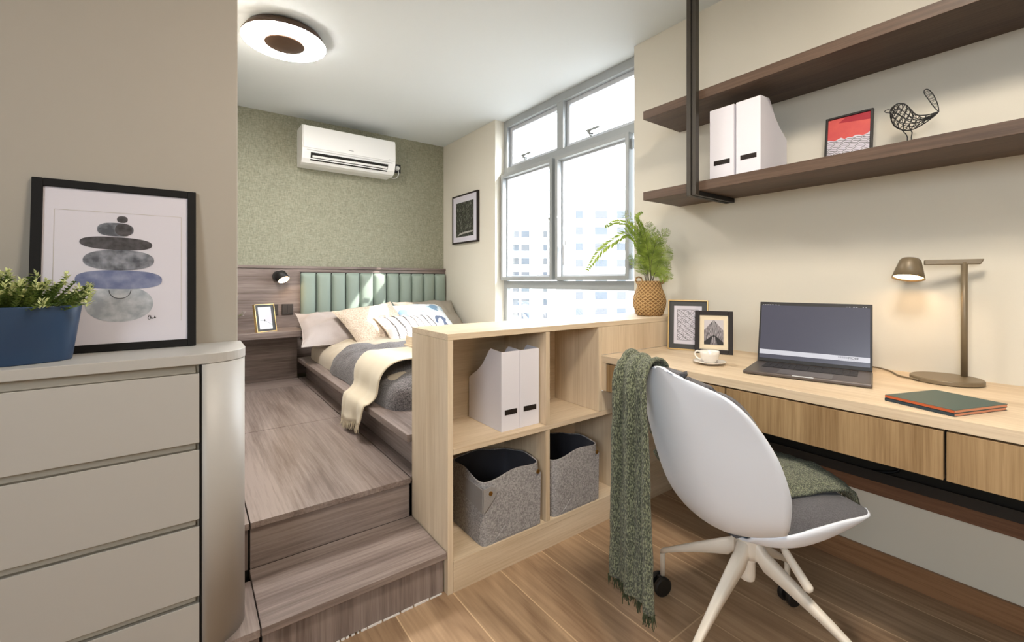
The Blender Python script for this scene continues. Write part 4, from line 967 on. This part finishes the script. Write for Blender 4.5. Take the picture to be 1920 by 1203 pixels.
# notebooks
for k, (cov, pg, lb) in enumerate((('booknavy', 'pages', 'navy notebook with salmon page edges lying under the teal notebook'), ('bookgreen', 'pages', 'teal notebook with salmon page edges, topmost on the desk'))):
    Mb = Matrix.Translation((1.509, 0.223, 0.7505 + k * 0.0085)) @ Matrix.Rotation(math.atan2(-0.070, 0.189) + (0.0 if k else 0.008), 4, 'Z')   # x: long edge, y: short edge
    root = thing('notebook', (1.62, 0.27, 0.7505 + k * 0.0085), lb, 'notebook')
    lp('page_block', bx(0.0008, 0.2005, 0.001, 0.153, 0.0008, 0.0068), M[pg], root, Mb)
    lp('cover', bx(0, 0.2015, 0, 0.155, 0.0068, 0.0078), M[cov], root, Mb); lp('back_cover', bx(0, 0.2015, 0, 0.155, 0, 0.0008), M[cov], root, Mb)
    lp('spine_edge', bx(-0.0008, 0.0006, 0.0, 0.155, 0.0006, 0.0070), M['pages2'] if k else M['booknavy'], root, Mb, label='coloured spine edge')

# cup and saucer
cx, cy_ = 1.682, 0.948
root = thing('saucer', (cx, cy_, 0.7505), 'small white saucer under the coffee cup', 'saucer')
b = BM(); lathe(b, [(0, 0), (0.026, 0), (0.030, 0.002), (0.060, 0.011), (0.0615, 0.013), (0.058, 0.0135), (0.030, 0.006), (0, 0.005)], 48, Matrix.Translation((cx, cy_, 0.7505))); part('dish', b, M['cup'], root, smooth=True)
root = thing('coffee_cup', (cx, cy_, 0.757), 'white porcelain coffee cup on a saucer', 'cup')
b = BM(); lathe(b, [(0, 0), (0.018, 0), (0.022, 0.003), (0.032, 0.018), (0.036, 0.034), (0.0368, 0.047), (0.0350, 0.047), (0.034, 0.034), (0.029, 0.018), (0, 0.006)], 48, Matrix.Translation((cx, cy_, 0.7563))); part('bowl', b, M['cup'], root, smooth=True)
hd = Vector((-0.25, 0.97, 0)).normalized()
part('handle', tube(BM(), curve_pts([Vector((cx, cy_, 0)) + hd * r_ + Vector((0, 0, 0.7563 + z_)) for r_, z_ in ((0.035, 0.040), (0.048, 0.043), (0.057, 0.033), (0.052, 0.019), (0.040, 0.011), (0.028, 0.012))], 18), 0.0034, 8), M['cup'], root, smooth=True)

# ------------------------------------------------------------------ wall shelves, hanging bracket and what stands on them
solo('wall_shelf', bx(1.813, 2.1245, -0.55, 1.367, 1.483, 1.524), M['walnutY'], 'lower walnut wall shelf holding magazine files and bird', 'shelf', (1.97, 0.4, 1.483), bevel=0.0012)
solo('wall_shelf', bx(1.813, 2.1245, -0.55, 1.367, 1.883, 1.924), M['walnutY'], 'upper empty walnut wall shelf near the ceiling', 'shelf', (1.97, 0.4, 1.883), bevel=0.0012)
root = thing('shelf_hanger', (1.80, 1.09, 1.46), 'dark metal hanging bar from the ceiling that hooks under the wall shelves', 'shelf bracket')
part('hanger_bar', bx(1.785, 1.8125, 1.0945, 1.1145, 1.462, ZC - 0.001), M['bronze'], root, bevel=0.0012)
part('hanger_bar', bx(1.785, 1.8125, 1.070, 1.0865, 1.462, ZC - 0.001), M['bronze'], root, bevel=0.0012)
part('foot_bar', bx(1.8128, 2.1245, 1.0945, 1.1145, 1.462, 1.4825), M['black'], root, bevel=0.0012)
part('foot_bar', bx(1.8128, 2.1245, 1.070, 1.0865, 1.462, 1.4825), M['black'], root, bevel=0.0012)
part('spacer', bx(1.790, 1.8125, 1.0866, 1.0944, 1.466, ZC - 0.001), M['blackgap'], root)

# wire bird
XB = 2.0
def bp_(cx_, cy__, dx=0.0):
    p = at(1540 + cx_ / 7.517, 150 + cy__ / 7.517, X=XB); p.x += dx; return p
root = thing('wire_bird', (XB, 0.41, 1.524), 'black wire bird ornament with upright tail loop on the wall shelf', 'ornament')
top_ = [(985, 430), (1010, 385), (1050, 345), (1120, 330), (1185, 345), (1245, 400), (1310, 470), (1370, 497), (1500, 490), (1655, 445)]
bot_ = [(985, 455), (975, 490), (990, 570), (1030, 645), (1100, 690), (1180, 710), (1250, 705), (1330, 680), (1450, 610), (1600, 500), (1655, 445)]
wid = lambda t: 0.030 * math.sin(PI * min(1, t * 1.15 + .08)) ** .8 if t < .85 else 0.004
b = BM(); W_ = 0.0013
tube(b, curve_pts([bp_(*p) for p in top_], 40), W_ * 1.5, 6); tube(b, curve_pts([bp_(*p) for p in bot_], 40), W_ * 1.5, 6)
Tc = curve_pts([bp_(*p) for p in top_], 33); Bc = curve_pts([bp_(*p) for p in bot_], 33)
def ribpt(t, s, side):
    k = t * 32; i = min(31, int(k)); A = Tc[i].lerp(Tc[i + 1], k - i); B = Bc[i].lerp(Bc[i + 1], k - i)
    return A.lerp(B, (1 - math.cos(PI * s)) / 2) + Vector((side * max(0.002, wid(t)) * math.sin(PI * s), 0, 0))
for side in (-1, 1):
    for t in (0.06, 0.14, 0.22, 0.31, 0.40, 0.49, 0.58, 0.67, 0.77, 0.87):
        tube(b, [ribpt(t + 0.03 * math.sin(s / 6 * PI), s / 12, side) for s in range(13)], W_, 5)
    for s0, s1 in ((.3, .45), (.5, .5), (.7, .6)):
        tube(b, [ribpt(t / 24 * .94 + .03, s0 + (s1 - s0) * t / 24, side) for t in range(25)], W_, 5)
random.seed(5)
for k in range(52):
    t0 = random.uniform(.05, .8); s0 = random.uniform(.1, .9); side = random.choice((-1, 1))
    t1, s1 = t0 + random.uniform(.03, .12), min(.95, max(.05, s0 + random.uniform(-.25, .25)))
    tube(b, [ribpt(t0, s0, side), ribpt((t0 + t1) / 2, (s0 + s1) / 2, side), ribpt(t1, s1, side)], W_ * .55, 4)
part('body', b, M['black'], root)
part('beak', tube(BM(), curve_pts([bp_(*p) for p in ((985, 405), (930, 420), (893, 440), (910, 460), (985, 465))], 16), W_, 6), M['black'], root)
b = BM(); loop = curve_pts([bp_(*p) for p in ((1655, 445), (1600, 395), (1500, 260), (1450, 185), (1455, 140), (1495, 128), (1560, 180), (1620, 290), (1650, 380), (1655, 445))], 48); tube(b, loop, W_ * 1.2, 6)
for k in range(5, 22): tube(b, [loop[k], loop[47 - k + random.randint(-2, 2)]], W_ * .5, 4)
part('tail', b, M['black'], root)
for pts in (((1140, 710), (1195, 765), (1212, 800)), ((1245, 680), (1280, 740), (1268, 800))):
    q = [bp_(*p) for p in pts]; q.append(Vector((XB, q[-1].y, 1.5255))); q.append(Vector((XB - 0.012, q[-1].y + .012, 1.5255)))
    part('leg', tube(BM(), q, W_ * 1.2, 6), M['black'], root)

# ------------------------------------------------------------------ fern in a woven basket
FC = Vector((1.978, 1.452, 0.9005))
root = thing('potted_fern', FC, 'bright green fern in a round seagrass basket on the bookcase end', 'potted plant')
b = BM(); lathe(b, [(0, 0), (0.060, 0), (0.070, 0.006), (0.084, 0.050), (0.0865, 0.075), (0.082, 0.105), (0.068, 0.140), (0.062, 0.160), (0.0625, 0.182), (0.0605, 0.184), (0.059, 0.180), (0.058, 0.160), (0, 0.155)], 56, Matrix.Translation(FC)); part('basket', b, M['basket'], root, smooth=True)
rt = Vector((cY, -sY, 0)); fw = Vector((sY, cY, 0))
for s in (-1, 1):
    c0 = FC + rt * s * 0.062 + Vector((0, 0, 0.166)); tilt = rt * s * (0.010 if s < 0 else 0.034)
    pts = [c0 - fw * .018, c0 - fw * .020 + tilt * .6 + Vector((0, 0, .026)), c0 - fw * .004 + tilt + Vector((0, 0, .042)), c0 + fw * .016 + tilt * .8 + Vector((0, 0, .030)), c0 + fw * .018]
    if s < 0: pts = [c0 - rt * .0, c0 - rt * .012 + Vector((0, 0, .024)), c0 + rt * .004 + Vector((0, 0, .040)), c0 + rt * .022 + Vector((0, 0, .030)), c0 + rt * .026 + Vector((0, 0, .006))]
    b = BM(); cp = curve_pts(pts, 26); tube(b, [p + Vector((0, 0, .0022 * math.sin(k * 1.5))) + rt * .0022 * math.cos(k * 1.5) for k, p in enumerate(cp)], 0.0036, 7); part('handle', b, M['basket'], root, smooth=True)
b = BM(); lathe(b, [(0, 0.157), (0.057, 0.157)], 24, Matrix.Translation(FC)); part('soil', b, M['soil'], root)
random.seed(17)
T0 = (FC.x * sY + FC.y * cY)
def fr(u_, v_, f_=0.0):
    """point near the plant's own distance"""
    p = at(u_, v_, t=T0) + fw * f_; p.x = min(p.x, 2.112 if p.y < 1.66 else 2.19); return p
fronds = [
    ([(1212, 528), (1200, 470), (1180, 440), (1150, 452), (1122, 475), (1099, 508)], -.02, 1.35),
    ([(1214, 528), (1206, 470), (1185, 425), (1160, 415), (1136, 424)], .03, 1.15),
    ([(1215, 528), (1208, 470), (1195, 430), (1172, 402), (1163, 412)], -.04, .8),
    ([(1216, 528), (1214, 470), (1203, 425), (1196, 405), (1207, 396)], .02, .9),
    ([(1216, 528), (1212, 480), (1202, 440), (1190, 420)], .05, 1.0),
    ([(1218, 528), (1220, 480), (1216, 440), (1209, 418)], -.05, 1.1),
    ([(1219, 528), (1226, 490), (1232, 455), (1240, 440), (1255, 430)], .0, 1.0),
    ([(1220, 528), (1230, 500), (1240, 475), (1250, 465)], -.05, 1.1),
    ([(1220, 528), (1230, 510), (1243, 497), (1254, 486)], .03, 1.0),
    ([(1219, 528), (1226, 512), (1238, 515), (1246, 524)], -.07, .9),
    ([(1217, 528), (1218, 495), (1222, 462), (1226, 447)], -.08, 1.1),
    ([(1216, 528), (1210, 500), (1198, 475), (1190, 468)], -.06, .9),
    ([(1213, 530), (1206, 505), (1196, 490), (1182, 478)], .03, .8),
    ([(1218, 528), (1214, 490), (1206, 455), (1200, 440)], -.09, 1.1),
    ([(1219, 528), (1228, 490), (1236, 470), (1240, 458)], .06, 1.0),
    ([(1217, 528), (1219, 480), (1220, 440), (1214, 425)], .07, 1.0),
]
for fi, (pts, fo, sc) in enumerate(fronds):
    simple = fi in (0, 1, 3)
    n_ = len(pts); P3 = []
    for k, (u_, v_) in enumerate(pts): P3.append(fr(u_, v_, fo * k / (n_ - 1)))
    P3[0] = FC + rt * (pts[0][0] - 1217) / 351 + Vector((0, 0, .158)) + fw * fo * .3
    c = curve_pts(P3, 44); b = BM()
    tube(b, c, [0.0014 - 0.0009 * k / 43 for k in range(44)], 5, mi=1)
    Ltot = sum((c[k + 1] - c[k]).length for k in range(43))
    nvec = -fw + Vector((0, 0, .5))
    for k in range(12, 43):
        t = (k - 12) / 31; d = (c[min(43, k + 1)] - c[k - 1]).normalized()
        for s in (-1, 1):
            side = d.cross(nvec).normalized() * s
            side = (side + d * .75 + Vector((random.uniform(-.25, .25), random.uniform(-.25, .25), random.uniform(-.15, .15)))).normalized()
            Lb = (0.052 * math.sin(PI * min(1, .22 + t * .78)) ** .9 + .006) * sc
            if k % 2 != (0 if s > 0 else 1) and t < .85 and not simple: continue
            p0 = c[k]; p1 = p0 + side * Lb * .5; p2 = p0 + side * Lb - Vector((0, 0, Lb * .12))
            if p2.x > 2.115: continue
            tube(b, [p0, p1, p2], [.0006, .0005, .0003], 3, mi=0)
            if simple:
                leaf(b, p0, (side + d * .5).normalized(), nvec, (.030 * math.sin(PI * min(1, .25 + t * .72)) + .008) * sc, .012, mi=0, fold=.12); continue
            nl = max(3, int(Lb / .0062))
            for q in range(nl):
                tt = (q + .6) / nl; pp2 = p0.lerp(p1, tt * 2) if tt < .5 else p1.lerp(p2, tt * 2 - 1)
                for s2 in (-1, 1):
                    dd = (side * .7 + side.cross(nvec).normalized() * s2).normalized()
                    leaf(b, pp2, dd, nvec, min(.0115, Lb * .33) * (1.15 - .65 * tt) * sc, min(.0040, Lb * .12), mi=0, fold=.1)
            leaf(b, p2, side, nvec, min(.008, Lb * .4), .003, mi=0)
    part('frond', b, [M['leaf'], M['stem']], root, recalc=False)

# small flowering plant on the bedside shelf, mostly behind the wall corner
root = thing('flower_pot', (0.240, 3.86, 0.70), 'small white-flowered plant peeping past the wall edge on the bedside shelf', 'potted plant')
b = BM(); lathe(b, [(0, 0), (0.032, 0), (0.042, 0.07), (0.038, 0.07), (0, 0.06)], 24, Matrix.Translation((0.240, 3.86, 0.7005))); part('pot', b, M['cup'], root, smooth=True)
b = BM(); random.seed(9); tips = []
for k in range(26):
    a = random.uniform(0, 2 * PI); r_ = random.uniform(.02, .085); h = random.uniform(.06, .24)
    p = Vector((0.240, 3.86, .765)); q = p + Vector((r_ * math.cos(a), r_ * math.sin(a), h)); tube(b, [p, p.lerp(q, .5) + Vector((0, 0, .01)), q], .0012, 4); tips.append(q)
    for j in range(7): leaf(b, p.lerp(q, .2 + j * .08), (math.cos(a + j * 2), math.sin(a + j * 2), .4), (0, 0, 1), .035, .014)
part('leaves', b, M['leaf2'], root)
b = BM()
for q in tips:
    for j in range(7):
        o_ = Vector((random.uniform(-.012, .012), random.uniform(-.012, .012), random.uniform(-.03, .01)))
        for m_ in range(5): leaf(b, q + o_, (math.cos(m_ * 1.256), math.sin(m_ * 1.256), .5), (0, 0, 1), .008, .006)
part('flowers', b, M['cushwhite'], root)

# ------------------------------------------------------------------ swivel chair
CX, CYY = 1.331, 0.633; TH = R(-15); cT, sT = math.cos(TH), math.sin(TH)
def CW(f, l, z): return Vector((CX + f * cT - l * sT, CYY + f * sT + l * cT, z))
pp = [0, .12, .25, .4, .55, .7, .85, 1]
pf = [.02, -.07, -.15, -.215, -.255, -.285, -.305, -.318]
pz = [.372, .372, .40, .465, .560, .685, .798, .852]
pw = [.10, .145, .18, .21, .228, .222, .175, .03]
pd = [.02, .04, .075, .11, .125, .10, .045, .0]
ph = [.02, .045, .05, .03, .02, .01, .0, -.01]
def shell(p, q):
    f = hermite(pp, pf, p) + hermite(pp, pd, p) * abs(q) ** 2.2
    z = hermite(pp, pz, p) + hermite(pp, ph, p) * q * q
    # round the top corners
    return Vector((f, q * hermite(pp, pw, p), z))
def remap(i):
    """denser, rounder rows near the top of the back"""
    return 1 - (1 - i) ** 1.6 if i > 0 else 0
root = thing('swivel_chair', (CX, CYY, 0), 'white shell swivel chair with charcoal padding on a four-star base with castors', 'chair')
def loc2(fn): return lambda i, j: CW(*fn(i, j))
b = BM(); grid(b, loc2(lambda i, j: shell(remap(i), j * 2 - 1)), 48, 36); part('back_shell', b, M['chairwhite'], root, smooth=True, solid=0.007)
def inner(p, q, off):
    e = 1e-3; A = shell(p, q); dp = shell(min(1, p + e), q) - shell(max(0, p - e), q); dq = shell(p, min(1, q + e)) - shell(p, max(-1, q - e))
    n_ = dp.cross(dq)
    if n_.length < 1e-12: return A
    n_.normalize()
    if n_.x < 0 and p > .2: n_ = -n_
    if p <= .2 and n_.z < 0: n_ = -n_
    return A + n_ * off
b = BM(); grid(b, loc2(lambda i, j: inner(0.06 + 0.905 * remap(i), (j * 2 - 1) * .975, 0.017)), 44, 34); part('back_pad', b, M['pad'], root, smooth=True, solid=0.020, label='charcoal padded lining of the back')
fk = [-.10, -.04, 0.02, .1, .2, .262]
sb = [.376, .362, .360, .374, .408, .444]; sr = [.400, .420, .446, .460, .458, .454]; sw = [.10, .155, .190, .210, .212, .185]
def seatb(i, j):
    f = -.10 + .362 * i; q = j * 2 - 1; bb = hermite(fk, sb, f); rr_ = hermite(fk, sr, f)
    f2 = f - (0.030 * q * q * i ** 6)
    return Vector((f2, q * hermite(fk, sw, f), bb + (rr_ - bb) * abs(q) ** 6.0))
b = BM(); grid(b, loc2(seatb), 40, 36); part('seat_shell', b, M['chairwhite'], root, smooth=True, solid=0.007)
def seatpad(side):
    def g_(i, j):
        f = -.13 + .387 * i; q = j * 2 - 1; w_ = hermite(fk, sw, f) * .985; rr_ = hermite(fk, sr, f); bb = hermite(fk, sb, f)
        low = bb + (rr_ - bb) * abs(q) ** 6 + .008; hi = rr_ + .009 * (1 - abs(q) ** 6) * (1 - abs(i * 2 - 1) ** 10) + .002
        return Vector((f - 0.030 * q * q * i ** 6, q * w_, hi if side else min(low, hi - .001)))
    return g_
b = BM(); grid(b, loc2(seatpad(1)), 34, 30); grid(b, loc2(seatpad(0)), 34, 30); part('seat_pad', b, M['pad'], root, smooth=True, label='charcoal seat cushion')
hub = Vector((CX, CYY, 0))
b = BM(); lathe(b, [(0, .275), (.034, .275), (.036, .30), (.034, .345), (.028, .372), (0, .372)], 28, Matrix.Translation(hub)); part('hub', b, M['chairleg'], root, smooth=True)
b = BM(); lathe(b, [(0, .205), (.019, .205), (.021, .215), (.021, .262), (.026, .265), (.026, .28), (0, .28)], 24, Matrix.Translation(hub)); part('gas_column', b, M['chairleg'], root, smooth=False)
b = BM(); lathe(b, [(0, .366), (.030, .366), (.030, .378), (0, .378)], 20, Matrix.Translation(hub)); part('swivel_plate', b, M['black'], root)
for k, an in enumerate((91, 1, -89, -179)):
    a = R(an); d = Vector((math.cos(a), math.sin(a), 0)); s_ = Vector((-d.y, d.x, 0)); b = BM(); rings = []
    n_ = 16
    for q in range(n_ + 1):
        t = q / n_; r_ = .018 + .272 * t; zt = .320 - .168 * t ** 1.05; hh = .040 * (1 - t) ** 1.5 + .017; ww = .020 * (1 - t) + .017
        if t < .1: zt = .325
        c_ = hub + d * r_ + Vector((0, 0, zt))
        rings.append([b.verts.new(c_ + s_ * x_ * ww / 2 + Vector((0, 0, z_ * hh))) for x_, z_ in ((-1, -.9), (-.9, -.1), (-.6, 0), (.6, 0), (.9, -.1), (1, -.9), (.6, -1), (-.6, -1))])
    for A, B in zip(rings, rings[1:]):
        for m_ in range(8): b.faces.new((A[m_], A[(m_ + 1) % 8], B[(m_ + 1) % 8], B[m_]))
    b.faces.new(rings[0]); b.faces.new(rings[-1])
    lg = part('leg', b, M['chairleg'], root, smooth=True)
    ca = hub + d * .285
    b = BM(); tube(b, [ca + Vector((0, 0, .140)), ca + Vector((0, 0, .06))], .0085, 12); part('castor_stem', b, M['chairleg'], lg, smooth=True)
    rd = (d * .35 + s_ * .94).normalized() if k != 1 else (d * .9 - s_ * .35).normalized(); axv = Vector((-rd.y, rd.x, 0))
    b = BM()
    for o_ in (-.016, .016): lathe(b, [(0, -.0085), (.027, -.0085), (.032, -.005), (.0325, 0), (.032, .005), (.027, .0085), (0, .0085)], 26, align(ca + rd * .012 + axv * o_ + Vector((0, 0, .0335)), axv))
    lathe(b, [(0, -.02), (.008, -.02), (.008, .02), (0, .02)], 12, align(ca + rd * .012 + Vector((0, 0, .0335)), axv))
    part('castor', b, M['black'], lg, smooth=False)
    b = BM(); box(b, -.013, .013, -.0065, .0065, .028, .062, M=Matrix.Translation((ca + rd * .006)) @ Matrix.Rotation(math.atan2(rd.y, rd.x), 4, 'Z')); part('castor_fork', b, M['black'], lg, bevel=.002)
p0 = Vector((1.36, .578, .362)); p1 = Vector((1.316, .463, .265)); m0 = p0.lerp(p1, .30)
b = BM(); tube(b, [p0, m0], .0055, 10); tube(b, [m0, m0.lerp(p1, .12), p1.lerp(m0, .06), p1], [.0075, .0105, .0125, .006], 14); part('height_lever', b, M['chairleg'], root, smooth=True)

# green throw over the back and seat
root = thing('chair_throw', (1.03, .75, .17), 'green woven throw draped over the white chair back and across its seat', 'throw')
path = [(-.352, .080, .195), (-.350, .084, .35), (-.348, .088, .55), (-.346, .092, .70), (-.345, .095, .78), (-.336, .097, .835), (-.315, .098, .862), (-.285, .10, .850), (-.262, .115, .80), (-.232, .11, .66), (-.19, .09, .56), (-.13, .07, .515), (-.05, .055, .503), (.05, .045, .503), (.15, .025, .508), (.225, .010, .510), (.270, .005, .494), (.288, .005, .452)]
PT = curve_pts([Vector(p) for p in path], 150)
def throw2(i, j):
    k = i * 149; a = min(148, int(k)); c = PT[a].lerp(PT[a + 1], k - a); tg = (PT[a + 1] - PT[a]).normalized()
    n_ = Vector((-tg.z, 0, tg.x))     # away from the chair
    if n_.length < 1e-6: n_ = Vector((0, 0, 1))
    n_.normalize(); q = j * 2 - 1
    frac = i
    w_ = 0.078 + 0.018 * max(0, 1 - frac / .38) + 0.060 * min(1, max(0, (frac - .58) / .2))
    fold = .010 * math.sin(q * 7.0 + 1.2 + frac * 2.0) + .005 * math.sin(q * 15 + frac * 5)
    if .40 < frac < .55: fold *= .6
    if frac > .62: fold = abs(fold) * .5 + .002
    l = c.y + q * w_; f = c.x; z = c.z
    bend = 0
    P = Vector((f, l, z)) + Vector((-n_.x, 0, -n_.z)) * 0
    # outward direction: behind the back (-f) on the way up, upward on the seat
    outv = Vector((-1, 0, 0)) if frac < .36 else (Vector((0, 0, 1)) if frac > .66 else Vector((tg.z * 1, 0, -tg.x)) * -1)
    P += outv * fold
    if frac > .60: P.z -= .034 * abs(q) ** 2.5 * min(1, (frac - .60) / .1)
    # follow the curve of the back around the sides
    if frac < .42: P.x += .30 * max(0, l - .10) ** 1.6
    elif frac < .66: P.x += .9 * max(0, l - .06) ** 1.8
    P += Vector(noise.noise_vector(Vector((P.y * 18, P.z * 18, P.x * 18)))) * .003
    return P
b = BM(); g = grid(b, lambda i, j: CW(*throw2(i, j)), 150, 34)
e0 = [v.co.copy() for v in g[0]]; e1 = [v.co.copy() for v in g[-1]]
part('cloth', b, M['green'], root, smooth=True, solid=0.010)
random.seed(31)
for e_, dn in ((e0, Vector((0, 0, -1))), (e1, Vector((cT * .5, sT * .5, -1)).normalized())):
    b = BM()
    for k in range(120):
        s = random.random() * 34; j = min(33, int(s)); p = e_[j].lerp(e_[j + 1], s - j) + Vector((random.uniform(-.005, .005), random.uniform(-.005, .005), .004)); L_ = random.uniform(.018, .040)
        q = p + dn * L_ + Vector((random.uniform(-.010, .010), random.uniform(-.010, .010), 0))
        tube(b, [p, p.lerp(q, .5) + Vector((random.uniform(-.003, .003), random.uniform(-.003, .003), 0)), q], [.0018, .0016, .0008], 4)
    part('fringe', b, M['greenfringe'], root)
